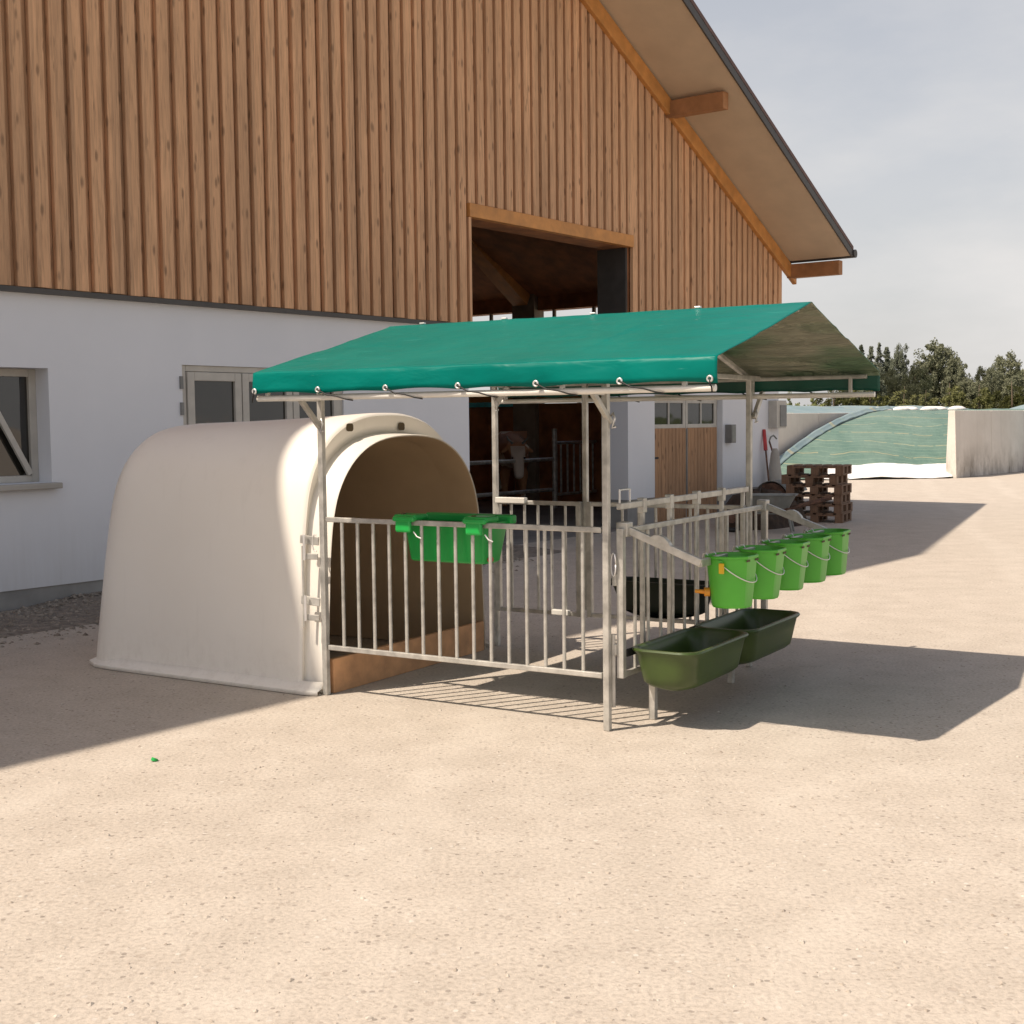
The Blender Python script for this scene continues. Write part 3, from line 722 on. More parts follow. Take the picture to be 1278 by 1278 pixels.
FARG = panel_fence('narrow far gate panel beside the hutch, left of the middle rear post', (.02, 1.9), (.67, 1.9), 1.03, .27, 6, stiles=True)
MB().bar((.02, 1.88, 1.045), (.26, 1.88, 1.045), .045, .04).build('sunlit_rail_patch', M['pole'], FARG, bevel=.004)  # sun patch on the top rail, put in as a bright piece
MB().bar((.47, 1.875, .28), (.60, 1.875, .28), .04, .035).build('sunlit_rail_patch', M['pole'], FARG, bevel=.004)  # sun patch on the bottom rail, added as a bright bar
FARP = panel_fence('far barred fence panel right of the middle rear post, behind the feed front', (.74, 1.92), (L_-.03, 1.97), 1.03, .27, 9, stiles=True)
FRONT = panel_fence('feed front panel under the row of green buckets', (L_+.055, .055), (L_+.055, 2.12), 1.03, .285, 13, stiles=True, r=.0095)
MB().tube((L_+.02, .03, .12), (L_+.02, .03, .5), .012).build('hinge_pin', M['steel'], FRONT, smooth='auto')
MB().path([(L_+.02, .02, .86+.06*math.sin(a)) if False else (L_+.028+.014*math.cos(a), .02, .86+.06*math.sin(a)) for a in [R(x) for x in range(0, 361, 30)]], .004, 6).build('latch_ring', M['zinc'], FRONT, smooth=True)
for z in (.42, .78): MB().box((L_+.018, .02, z-.03), (L_+.04, .06, z+.03)).build('hinge', M['steel'], FRONT, bevel=.004)
# locking bar with its uprights, just behind the feed front
LOCK = thing('locking_bar', 'raised locking bar with long uprights just behind the feed front panel', 'locking bar', PEN, (L_+.0, .14, 0))
MB().bar((L_, .14, 1.15), (L_, 1.95, 1.15), .03, .034).build('top_bar', M['steel'], LOCK, bevel=.004)
for vv in (.42, .77, 1.15, 1.53, 1.88): MB().bar((L_, vv, .30), (L_, vv, 1.133), .024, .024, (0,1,0)).build('upright', M['steel'], LOCK, bevel=.003)
MB().path([(L_, .15, 1.16), (L_, .15, 1.235), (L_, .27, 1.235), (L_, .27, 1.16)], .006, 6).build('handle', M['zinc'], LOCK, smooth='auto')
for vv in (.42, .77, 1.15, 1.53): MB().box((L_-.02, vv-.022, 1.10), (L_+.02, vv+.022, 1.18)).build('sleeve', M['steel'], LOCK, bevel=.004)

# ------------------------------------------------------------------ canopy: posts, poles, trusses, tarpaulin
CAN = thing('canopy', 'green tarpaulin gable canopy on galvanised posts over the calf pen', 'canopy', PEN, (.9, 1.0, 0))
ZE, ZF, ZR, U0, U1, V0, V1 = 1.737, 1.882, 2.205, -.07, 2.65, -.45, 2.05; VM = (V0+V1)/2
posts = [((0, 0), 0, 1.93), ((L_, 0), 0, 1.93), ((0, 1.9), 0, 1.85), ((L_, 1.99), 0, 1.85), ((.70, 1.94), .30, 1.85)]
for (a, b), z0, z1 in posts:
    mb = MB().box((a-.0175, b-.0175, z0), (a+.0175, b+.0175, z1))
    mb.build('post', M['steel'], CAN, bevel=.005)
for b in (V0, V1):
    MB().tube((U0, b, ZE), (U1-.01, b, ZE), .0165, 12).build('eave_pole', M['pole'], CAN, smooth='auto')
    MB().tube((U0+.02, b, ZF-.035), (U1-.06, b, ZF-.035), .014, 10).build('eave_pole', M['steel'], CAN, smooth='auto')
MB().tube((U0+.02, VM, ZR-.035), (U1-.06, VM, ZR-.035), .015, 10).build('ridge_pole', M['steel'], CAN, smooth='auto')
for uu in (0.0, L_, U1-.16):
    for b, c in ((V0, VM), (V1, VM)):
        if uu < 2: MB().bar((uu, b, ZF-.045), (uu, c, ZR-.045), .028, .028).build('rafter', M['steel'], CAN, bevel=.004)
    if uu < 2: MB().bar((uu+.038, V0, ZF-.03), (uu+.038, V1, ZF-.03), .03, .03).build('tie_bar', M['steel'], CAN, bevel=.004)
    for b in (V0, V1): MB().bar((uu, b, ZE), (uu, b, ZF-.03), .022, .022, (0,1,0)).build('strut', M['steel'], CAN, bevel=.003)
def brace(p, q):
    MB().bar(p, q, .026, .03).build('brace', M['steel'], CAN, bevel=.004)
    q = Vector(q); d = Vector((q.x-p[0], q.y-p[1], 0)).normalized() if (q.x-p[0] or q.y-p[1]) else Vector((1, 0, 0))
    MB().path([q+Vector((0,0,.03)), q+Vector((.02,-.01,.05)), q+Vector((.03,-.01,.02)), q+Vector((.015,-.01,-.03)), q+Vector((.035,-.01,-.02))], .006, 6).build('clamp', M['zinc'], CAN, smooth=True)
for uu in (0.0, L_): MB().bar((uu, V0, ZE), (uu, -.02, ZE), .022, .026).build('outrigger', M['steel'], CAN, bevel=.003)
brace((.0, -.18, 1.735), (.0, -.012, 1.575)); brace((L_, -.14, 1.735), (L_+.012, .028, 1.585))
brace((.12, 1.89, 1.84), (.012, 1.885, 1.70)); brace((L_+.05, 2.16, 1.84), (L_+.03, 1.99, 1.60))
# the tarpaulin
NSK = 5
prof = [(V0+b, z) for b, z in [(-.034, ZE+.022), (-.036, ZE+.05), (-.034, ZE+.09), (-.031, ZF-.03), (-.029, ZF-.009), (-.022, ZF-.002), (-.010, ZF+.002)]]
for k in range(1, 22):
    q = k/22; prof.append((V0 - .010 + (VM-V0-.03+.010)*q, ZF+.002 + (ZR-.010-ZF-.002)*q))
prof += [(VM-.03, ZR-.008), (VM-.01, ZR), (VM+.01, ZR), (VM+.03, ZR-.008)]
full_p = prof + [(V0 + V1 - b, z) for b, z in prof[:-4][::-1]]
NU = 170; loops = []
for i in range(NU+1):
    uu = U0-.01 + (U1-U0+.02)*i/NU; lp = []
    ph = (uu - U0)/((U1-U0)/6)
    for k, (b, z) in enumerate(full_p):
        f = abs(b-VM)/(VM-V0)
        n1 = noise.noise((uu*2.2, b*3.0, z*3)); n2 = noise.noise((uu*7, b*6, z*9+4))
        if k in range(0, 5) or k >= len(full_p)-5:      # the hanging skirt puffs out between its eyelets
            sgn = -1 if b < VM else 1; kk = k if b < VM else len(full_p)-1-k
            w = (4-kk)/4; puff = abs(math.sin(math.pi*ph))
            nn = .010*noise.noise((uu*3.1 + z*5, 1.7 if b < VM else 8.2, z*6)) + .004*n2
            lp.append((uu, b + sgn*(nn*(.4+w) + .012*w*(puff-.4)), z + w*(.010*puff + .006*n1)))
        else:
            span = math.sin(math.pi*max(0, min(1, (uu-0)/L_))) if 0 < uu < L_ else .25
            edge = 1-abs(2*min(1, f)-1)
            cr = noise.noise((uu*1.1 + b*2.6, b*.5 - uu*.3, 11))           # long diagonal tension folds
            cr = max(0, 1 - abs(cr)*9)
            lp.append((uu, b, z - .016*edge*span + .006*n1*edge + .002*n2 + (.009 if b > VM else .004)*cr*(.25+edge)))
    loops.append(lp)
tm = MB().loft(loops, close=False); npf = len(full_p)-1
tm.mi = [2 if (k % npf) < 3 or (k % npf) >= npf-3 else 0 for k in range(len(tm.f))]
TARP = tm.build('tarpaulin', [M['tarp'], M['tarpin'], M['tarp'], M['skirtin']], CAN, smooth=True, solid=.003, inner=1)
me = TARP.data
# make outer normals point up and out
bm = bmesh.new(); bm.from_mesh(me); bm.faces.ensure_lookup_table()
if sum(f.normal.z for f in bm.faces) < 0: bmesh.ops.reverse_faces(bm, faces=bm.faces)
bm.to_mesh(me); bm.free()
gz = ZE + .040
for b, sg in ((V0-.04, -1), (V1+.04, 1)):
    for k in range(7):
        uu = U0 + .012 + k*(U1-U0-.03)/6
        if k == 6: uu = U1 - .02
        ring = [(uu+.012*math.cos(a), b+sg*.004, gz+.012*math.sin(a)) for a in [i*math.pi/6 for i in range(13)]]
        MB().path(ring, .0052, 6, cap=False).build('eyelet', M['zinc'], CAN, smooth=True)
        e = (uu+.17, b-sg*.012, ZE-.012) if 0 < k < 6 else (uu-.02 if k == 0 else uu+.01, b, ZE-.02)
        pts = [(uu, b+sg*.008, gz), (uu+(e[0]-uu)*.35, b+sg*.006, gz-.028), (uu+(e[0]-uu)*.7, b+sg*.0, ZE+.004), e, (e[0]+.04, b-sg*.03, ZE-.02)]
        if k in (0, 6): pts = pts[:4]
        MB().path(pts, .0042, 6).build('bungee_cord', M['black'], CAN, smooth=True)
for uu in (.15, .75, 1.35, 2.0):
    MB().box((uu, VM-.012, ZR+.001), (uu+.035, VM+.012, ZR+.012)).build('ridge_clip', M['zinc'], CAN, bevel=.003)

# ------------------------------------------------------------------ green feeder hung on the near fence
F = thing('hanging_feeder', 'bright green plastic feeder hooked over the near fence rail', 'feeder', PEN, (.85, .15, .8))
def rrect(x0, x1, y0, y1, z, r=.03, n=4):
    out = []
    for cx, cy, a0 in ((x1-r, y0+r, -90), (x1-r, y1-r, 0), (x0+r, y1-r, 90), (x0+r, y0+r, 180)):
        for i in range(n+1):
            a = R(a0 + 90*i/n); out.append((cx + r*math.cos(a), cy + r*math.sin(a), z))
    return out
def q4(x0, x1, y0, y1, z): return rrect(x0, x1, y0, y1, z, .018, 3)
lp = [q4(.575, 1.055, .085, .23, .815), q4(.565, 1.065, .075, .25, .825), q4(.545, 1.085, .052, .30, 1.02), q4(.535, 1.095, .042, .315, 1.024), q4(.535, 1.095, .042, .315, 1.042),
      q4(.553, 1.077, .06, .297, 1.042), q4(.575, 1.055, .085, .235, .84), q4(.60, 1.03, .11, .21, .835)]
FB = MB().loft(lp, caps=(True, True)).build('body', M['rack'], F, smooth='auto', autos=30)
MB().box((.53, .28, 1.025), (1.12, .34, 1.075)).build('back_rim', M['rack'], F, bevel=.012)
for a in (.53, 1.0):
    hk = MB().box((a, -.032, 1.052), (a+.15, .10, 1.085)).box((a+.02, -.045, .985), (a+.125, -.020, 1.052)).box((a+.0, -.045, 1.045), (a+.15, -.020, 1.075))
    hb = hk.build('hook', M['rack'], F, bevel=.012)
    MB().tube((a+.05, .0, 1.084), (a+.05, .0, 1.09), .014).build('bolt_hole_shade', M['dark'], hb)  # dark disc on the hook, painted shade of a bolt hole
    MB().path([(a+.14, -.03, .99), (a+.165, -.035, .965), (a+.19, -.03, .955)], .004, 6).build('pin', M['zinc'], hb)
MB().tube((1.06, .12, .84), (1.09, .12, .84), .014).build('drain_plug', M['red'], F)

# ------------------------------------------------------------------ troughs
def trough(label, u0, u1, v0, v1, zr, zb, group='olive plastic feed troughs', frame_legs=(), mat='trough'):
    T = thing('feed_trough', label, 'trough', PEN, ((u0+u1)/2, (v0+v1)/2, 0), group=group)
    m = .03; w = (u1-u0)
    def ring(s, z, r): # s: taper 0 (rim) .. 1 (bottom)
        return rrect(u0 + w*.15*s, u1 - w*.15*s, v0 + .05*s, v1 - .05*s, z, r, 6)
    D_ = zr-zb
    def row(q, tk, z0): # q depth 0..1, tk wall thickness; straight upper sides, rounded bottom
        k = .10*q + .40*max(0, (q-.72)/.28)**2.6
        e = .05*q + .11*max(0, (q-.72)/.28)**2.6
        return rrect(u0 + w*k + tk, u1 - w*k - tk, v0 + e + tk, v1 - e - tk, z0, max(.015, min(.10, w*(.5-k)-tk-.002)), 6)
    lp = [row(q, 0, zr - .02 - (D_-.02)*q) for q in (1, .97, .92, .85, .75, .6, .3, .05)]
    lp += [rrect(u0-.012, u1+.012, v0-.006, v1+.006, zr-.018, .10, 6), rrect(u0-.016, u1+.016, v0-.010, v1+.010, zr-.010, .10, 6), rrect(u0-.012, u1+.012, v0-.006, v1+.006, zr-.001, .10, 6), rrect(u0+.002, u1-.002, v0+.006, v1-.006, zr, .10, 6)]
    lp += [row(q, .016, zr - .012 - (D_-.03)*q) for q in (.02, .3, .6, .75, .85, .92, .97, 1)]
    MB().loft(lp, caps=(True, True)).build('basin', M[mat], T, smooth='auto', autos=50)
    for vv in frame_legs:
        MB().box((u0-.012, vv-.02, 0), (u0+.024, vv+.02, zb+.10)).build('leg', M['steel'], T, bevel=.004)
    MB().box((u0-.03, v0+.02, zr-.05), (u0-.016, v1-.02, zr-.01)).build('hanger_rail', M['black'], T, bevel=.003)
    return T
trough('nearer of the two olive green feed troughs below the row of buckets', 1.945, 2.30, .075, .87, .425, .19, frame_legs=(.35,))
trough('farther olive green feed trough end to end with the nearer one below the buckets', 1.945, 2.30, .885, 1.72, .425, .19, frame_legs=(1.45,))
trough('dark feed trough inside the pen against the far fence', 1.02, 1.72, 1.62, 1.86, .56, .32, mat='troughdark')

# ------------------------------------------------------------------ bucket holder and buckets
H = thing('bucket_holder', 'galvanised bucket rail on two angled arms in front of the feed panel', 'bucket rail', PEN, (L_+.06, 1.1, 1.0))
UB, ZB = 2.325, .88
MB().bar((UB, .10, ZB), (UB, 2.11, ZB), .025, .04).build('rail', M['steel'], H, bevel=.004)
for vv in (.10, 2.10):
    arm = MB().bar((L_+.045, vv, 1.045), (UB+.01, vv, ZB+.002), .028, .04).build('arm', M['steel'], H, bevel=.004)
    MB().box((L_+.02, vv-.035, 1.0), (L_+.085, vv+.035, 1.075)).build('clamp', M['steel'], arm, bevel=.006)
    c = Vector((L_+.25, vv, .968)); d = Vector((UB-L_, 0, ZB-1.045)).normalized(); nrm = Vector((-d.z, 0, d.x)) 
    nrm = nrm if nrm.z > 0 else -nrm
    pl = []
    for yy in (-.018, .018):
        pl.append([c + d*a + nrm*b + Vector((0, yy, 0)) for a, b in ((-.06, .012), (-.04, .034), (-.01, .046), (.02, .044), (.05, .03), (.07, .012))])
    MB().loft(pl, caps=(True, True)).build('gusset_plate', M['steel'], arm, bevel=.002)
def bucket():
    T = thing('bucket', 'nearest green bucket in the row, with a yellow tag on its rim', 'bucket', WORLD, (0, 0, 0), group='green teat buckets in a row on the rail')
    def ring(r, z, flat):
        out = []
        for i in range(40):
            a = 2*math.pi*i/40; x, y = r*math.cos(a), r*math.sin(a)*1.04
            out.append((max(-flat, min(flat, x)), y, z))
        return out
    lp = [ring(.07, 0, 1), ring(.100, 0, .096), ring(.106, .012, .099), ring(.125, .20, .112), ring(.133, .285, .118), ring(.141, .287, .124), ring(.143, .297, .126), ring(.139, .302, .122), ring(.133, .300, .117), ring(.120, .18, .106), ring(.100, .014, .092), ring(.05, .012, 1)]
    B = MB().loft(lp, caps=(True, True)).build('body', M['bucket'], T, smooth='auto', autos=17)
    arc = [(.126*math.sin(a)*1.02, -.146*math.cos(a), .262 - .115*math.sin(a)) for a in [R(x) for x in range(0, 181, 12)]]
    MB().path(arc, .0032, 6).build('handle', M['pole'], T, smooth=True)
    for sy in (-1, 1): MB().box((-.014, sy*.135-.012, .245), (.014, sy*.135+.012, .28)).build('ear', M['bucket'], T, bevel=.004)
    for dy in (-.055, .055): MB().box((.119, dy-.022, .268), (.1215, dy+.022, .279)).build('slot_shade', M['dark'], T)  # thin dark plates painting the shade of slots under the rim
    MB().path([(-.10, -.06, .085), (-.125, -.075, .085)], .026, 14).build('valve_ring', M['orange'], T, smooth='auto')
    MB().path([(-.12, -.072, .085), (-.145, -.084, .088), (-.17, -.095, .09)], [.013, .012, .010], 10).build('teat', M['orange'], T, smooth='auto')
    for dy in (-.05, .05): MB().path([(-.112, dy, .285), (-.125, dy, .308), (-.14, dy, .305), (-.145, dy, .27)], .005, 6).build('hook', M['zinc'], T, smooth=True)
    return T
BLAB = ['nearest green bucket in the row, with a yellow tag on its rim', 'second green bucket from the near end of the row', 'middle green bucket of the row of five',
        'fourth green bucket from the near end of the row', 'farthest green bucket of the row, nearest the pallets']
b0 = bucket()
for i in range(5):
    b = b0 if i == 0 else copy_tree(b0)
    b.scale = (.96, .96, .885); b.location = PEN.world((2.405, .33 + .397*i, .640)); b.rotation_euler = (random.uniform(-.03, .03), random.uniform(-.03, .03), PEN.rz + random.uniform(-.06, .06))
    b['label'] = BLAB[i]
MB().box((.0, -.164, .205), (.028, -.150, .265)).build('tag', M['yellow'], b0, bevel=.004)

# small green cap lying on the gravel
T = thing('bottle_cap', 'tiny green plastic cap lying on the sunlit gravel', 'cap', WORLD, (-1.72, 6.13, 0))
MB().tube((-1.72, 6.13, .0), (-1.715, 6.135, .014), .016, 14).build('cap', M['rack'], T, smooth='auto')

# ------------------------------------------------------------------ pallets
def pallet(label):
    T = thing('pallet', label, 'pallet', WORLD, (0, 0, 0), group='weathered pallets in a stack beside the barn')
    w, d = .86, .62
    mb = MB()
    for i in range(6): x = -w/2 + i*(w-.10)/5; mb.box((x, -d/2, .122), (x+.10, d/2, .144))
    mb.build('top_deck', M['pallet'], T, bevel=.003)
    mb = MB()
    for y in (-d/2, -.05, d/2-.10): mb.box((-w/2, y, .10), (w/2, y+.10, .1215))
    mb.build('stringers', M['pallet'], T, bevel=.003)
    for x in (-w/2, -.06, w/2-.12):
        for y in (-d/2, -.05, d/2-.10): MB().box((x, y, .022), (x+.12, y+.10, .0995)).build('block', M['pallet'], T, bevel=.003)
    mb = MB()
    for x in (-w/2, -.06, w/2-.12): mb.box((x, -d/2, 0), (x+.12, d/2, .0215))
    mb.build('bottom_boards', M['pallet'], T, bevel=.003)
    return T
PN = ['bottom', 'second from bottom', 'third from bottom', 'third from top', 'second from top', 'topmost']
p0 = pallet('bottom')
jit = [(.02, 0, .02), (.03, .02, -.03), (.0, 0, .02), (.01, -.02, 0), (-.05, .01, -.02), (.02, .0, .03)]
for i in range(6):
    p = p0 if i == 0 else copy_tree(p0)
    jx, jy, jr = jit[i]
    p.location = (4.73+jx, 20.15+jy, .1455*i); p.rotation_euler.z = R(28) + jr - R(58)
    p.rotation_euler.z = R(-28) + jr
    p['label'] = f'weathered brown pallet, {PN[i]} of the stack by the barn corner'

# ------------------------------------------------------------------ wheelbarrow, upturned tub, heap
T = thing('wheelbarrow', 'grey metal wheelbarrow with reddish tub side beside the pallets', 'wheelbarrow', WORLD, (3.60, 18.2, 0), rz=R(165))
lp = [rrect(-.22, .20, -.17, .17, .27, .05), rrect(-.36, .30, -.28, .28, .53, .06), rrect(-.385, .325, -.30, .30, .535, .07), rrect(-.35, .29, -.265, .265, .53, .06), rrect(-.20, .18, -.15, .15, .285, .05)]
MB().loft(lp, caps=(True, True)).build('tub', M['zincgrey'], T, smooth='auto', autos=40)
mb = MB()
for sy in (-1, 1): mb.path([(.48, sy*.05, .20), (.2, sy*.13, .26), (-.35, sy*.22, .36), (-.85, sy*.28, .50)], .018, 8)
mb.build('handles', M['rust'], T, smooth='auto')
for sy in (-1, 1): MB().path([(-.25, sy*.2, .34), (-.32, sy*.24, .0)], .016, 8).build('leg', M['zincgrey'], T, smooth='auto')
wh = MB(); ring = [(.52+.16*math.cos(a), 0, .19+.16*math.sin(a)) for a in [i*math.pi/10 for i in range(21)]]
WH = wh.path(ring, .035, 8, cap=False).build('wheel', M['black'], T, smooth=True)
MB().tube((.52, -.05, .19), (.52, .05, .19), .06, 12).build('hub', M['rust'], WH, smooth='auto')
MB().add([(-.18, -.30, .30), (.10, -.30, .30), (.22, -.31, .52), (.02, -.31, .52)], [(0, 1, 2, 3)]).build('painted_panel', M['rust'], T, solid=.008)
T = thing('rusty_drum', 'rusty drum lying on its side under a grey cover at the barn wall', 'drum', BARN, (13.0, -.7, 0))
MB().path([(12.65, -.75, .28), (13.55, -.62, .28)], .28, 20).build('barrel', M['rust'], T, smooth='auto')
ar = []
for x, y in ((12.68, -.745), (13.75, -.60)):
    ar.append([(x, y+.31*math.cos(a), .29+.30*math.sin(a)) for a in [R(k) for k in range(20, 161, 14)]])
MB().loft(ar, close=False).build('cover', M['zincgrey'], T, smooth=True, solid=.012)
def heap(name, label, cat, fr, at, rx, ry, h, mat):
    T = thing(name, label, cat, fr, at); rings = []
    for k in range(9):
        q = k/8; rr = math.cos(q*math.pi/2)**.8 if k < 8 else .02; zz = h*math.sin(q*math.pi/2)**1.3
        rings.append([(at[0]+rx*rr*math.cos(a)*(1+.22*noise.noise((math.cos(a)*1.7, math.sin(a)*1.7, k*.4))), at[1]+ry*rr*math.sin(a)*(1+.2*noise.noise((math.cos(a)*2, math.sin(a)*2, k*.5+3))), zz*(1+.2*noise.noise((math.cos(a)*2.5, math.sin(a)*2.5, k*.7+9)))) for a in [i*math.pi/18 for i in range(36)]])
    MB().loft(rings, caps=(False, True)).build('mound', mat, T, smooth=True); return T
heap('soil_heap', 'dark brown soil heap in front of the wooden double door', 'heap', BARN, (11.2, -1.3, 0), 1.0, .55, .52, M['soil'])

# ------------------------------------------------------------------ silage bunker
BD = Vector((.662, .75, 0)); 
def bunker_wall(label, p, ln, h, th=.30):
    T = thing('bunker_wall', label, 'concrete wall', Frame(p[0], p[1], math.atan2(BD.y, BD.x)))
    T.location = (p[0], p[1], 0); T.rotation_euler = (0, 0, math.atan2(BD.y, BD.x)); OFF[T.name] = Vector((0, 0, 0))
    n = max(1, int(ln/2.4)); mb = MB()
    for i in range(n): mb.add([(i*2.4+.006,-.0,0),((i+1)*2.4-.006,0,0),((i+1)*2.4-.006,.06,h),(i*2.4+.006,.06,h),(i*2.4+.006,th,0),((i+1)*2.4-.006,th,0),((i+1)*2.4-.006,th-.06,h),(i*2.4+.006,th-.06,h)],
                             [(0,1,2,3),(5,4,7,6),(0,3,7,4),(1,5,6,2),(3,2,6,7),(0,4,5,1)])
    mb.build('panels', M['bunker'], T, bevel=.012); return T
LW, RW = Vector((5.75, 32.9, 0)), Vector((11.45, 33.6, 0))
bunker_wall('long concrete bunker wall left of the green silage sheet', (LW - BD*3)[:2], 16, 1.72)
bunker_wall('stained concrete bunker wall at the right edge of the yard', RW[:2], 26, 1.74)
def hs(q): q = max(0, min(1, q)); return math.sin(q*math.pi/2)
def heapsheet(name, label, mat, f0, f1, base=0, nx=40, ny=50, xa=0.0):
    """sheet between the two walls; f in 0..1 up the slope"""
    rows = []
    for j in range(ny+1):
        f = f0 + (f1-f0)*j/ny; row = []
        for i in range(nx+1):
            x = xa + (1-xa)*i/nx
            a = LW + BD*.4 + Vector((0, 0, 0)); b = RW + Vector((-.08, .05, 0))
            toe = a.lerp(b, x) + Vector((.26*(1-x), 0, 0))
            p = toe + BD*(7.5*f)
            z = 1.76*hs(f*1.02)**.9
            z += base + .05*noise.noise((p.x*.9, p.y*.9, 1)) + .02*noise.noise((p.x*4, p.y*4, 3))
            row.append((p.x, p.y, max(.015, z)))
        rows.append(row)
    T = thing(name, label, 'silage sheet', WORLD, tuple(LW))
    MB().loft(rows, close=False).build('sheet', mat, T, smooth=True, solid=-.01); return T
GS = heapsheet('green_silage_sheet', 'green net sheet sloping up the silage heap between the bunker walls', M['sheet'], .0, 1.0, .02)
heapsheet('white_silage_film', 'white film at the foot of the green silage sheet', M['whitesheet'], -.03, .095, .05, xa=.30)
rows = []
for j in range(31):
    f = j/30*.98; row = []
    for i in range(5):
        toe = (LW + BD*.4 + Vector((.26, 0, 0))).lerp(RW, i/4*.035); p = toe + BD*(7.5*f)
        row.append((p.x, p.y, 1.76*hs(f*1.02)**.9 + .05 + .10*(1-i/4)**1.5 + .03*noise.noise((p.x*3, p.y*3, 7))))
    rows.append(row)
MB().loft(rows, close=False).build('edge_flap', M['bluesheet'], GS, smooth=True, solid=-.01)
def bluesheet(label, x0, y0, wx, ln, h):
    rows = []
    for j in range(41):
        f = j/40; row = []
        for i in range(31):
            x = i/30
            p = Vector((x0, y0, 0)) + Vector((BD.y, -BD.x, 0))*(wx*(x-.5)) + BD*(ln*f)
            z = h*(math.sin(math.pi*min(1, .08+.92*x)) ** .35)*hs(min(f*5, (1-f)*6)) + .10*noise.noise((p.x*.5, p.y*.5, 2)) + .04*noise.noise((p.x*1.7, p.y*1.7, 5))
            row.append((p.x, p.y, max(-.05, z)))
        rows.append(row)
    T = thing('blue_silage_sheet', label, 'silage sheet', WORLD, (x0, y0, 0))
    MB().loft(rows, close=False).build('sheet', M['bluesheet'], T, smooth=True); return T
nrm = Vector((BD.y, -BD.x, 0))
c1 = LW - nrm*4.6 + BD*1.5; bluesheet('blue grey sheet over the silage heap left of the bunker', c1.x, c1.y, 8.6, 26, 1.98)
c2 = RW + nrm*-1.9 + BD*7.6; bluesheet('blue grey sheet over the top of the silage heap behind the green net', c2.x, c2.y, 4.6, 22, 2.0)
c3 = RW + nrm*5.6 + BD*4; bluesheet('blue grey sheet over the heap beyond the stained wall', c3.x, c3.y, 10, 28, 2.05)
# sandbags along the top edge of the green net
sb0 = None
for i in range(9):
    x = i/8; a = LW + BD*.4; b = RW; p = Vector((11.0+2.2*x, 39.2+.5*math.sin(i*2.1), 0)); z = 1.74
    if sb0 is None:
        sb0 = MB(); rr = []
        for k in range(9):
            t_ = -1+k/4; r_ = .13*max(.15, (1-abs(t_)**3))
            rr.append([(t_*.30, r_*1.25*math.cos(q), r_*.75*math.sin(q)) for q in [w*math.pi/6 for w in range(12)]])
        sb0 = sb0.loft(rr, caps=(True, True)).build('sandbag', M['sacks'], smooth=True); o = sb0
    else: o = sb0.copy(); COL.objects.link(o)
    o.location = (p.x, p.y, z+.06); o.rotation_euler = (0, 0, random.uniform(-.6, .6))
    tag(o, 'white sandbag in the row along the top of the green silage net', 'sandbag', 'white sandbags on the silage heap')

# ------------------------------------------------------------------ trees
def crown_mesh(kind, seed, n, leafs, size):
    rnd = random.Random(seed); mb = MB(); vs = []; fs = []
    def leafc(c, r, k, sz):
        for _ in range(k):
            d = Vector((rnd.gauss(0, 1), rnd.gauss(0, 1), rnd.gauss(0, 1))).normalized()*r*rnd.random()**.45
            p = c + Vector((d.x, d.y, d.z*.8)); a = Vector((rnd.gauss(0, 1), rnd.gauss(0, 1), rnd.gauss(0, 1))).normalized(); b = a.orthogonal().normalized()
            s = sz*rnd.uniform(.6, 1.3); i = len(vs)
            vs.extend([p + a*s, p - a*s*.4 + b*s*.7, p - a*s*.5 - b*s*.6]); fs.append((i, i+1, i+2))
    if kind == 'fir':
        for j in range(26):
            q = j/25; z = .08 + .9*q; rad = .20*(1-q)**.85 + .008
            for k in range(int(12*(1-q))+3):
                a = rnd.uniform(0, 6.28); rr = rad*rnd.uniform(.55, 1.1)
                for s in (.4, .7, 1.0): leafc(Vector((math.cos(a)*rr*s, math.sin(a)*rr*s, z - .035*s)), .022, leafs, size)
    else:
        for j in range(n):
            d = Vector((rnd.gauss(0, 1), rnd.gauss(0, 1), rnd.gauss(0, 1))).normalized()
            lump = 1 + .30*noise.noise(d*1.9 + Vector((seed, 0, 0)))
            rr = rnd.random()**.33
            h = .56 if kind == 'broad' else .5
            c = Vector((d.x*.30*lump*rr, d.y*.30*lump*rr, h + d.z*(.43 if kind == 'broad' else .48)*lump*rr))
            if kind == 'bush': c.z = abs(c.z - .3)*1.1
            leafc(c, rnd.uniform(.035, .075), leafs, size*rnd.uniform(.8, 1.2))
    mb.add(vs, fs); return mb
def trunk_mesh(kind, seed):
    rnd = random.Random(seed); mb = MB()
    mb.path([(0, 0, 0), (.01, 0, .2), (0, .01, .5), (.01, 0, .8)], [.022, .018, .011, .003], 8)
    if kind == 'broad':
        for k in range(6):
            a = rnd.uniform(0, 6.28); z = rnd.uniform(.18, .5); mb.path([(0, 0, z), (math.cos(a)*.1, math.sin(a)*.1, z+.1), (math.cos(a)*.2, math.sin(a)*.2, z+.2)], [.009, .006, .002], 6)
    return mb
def deform(me, w):
    pass
LIB = {}
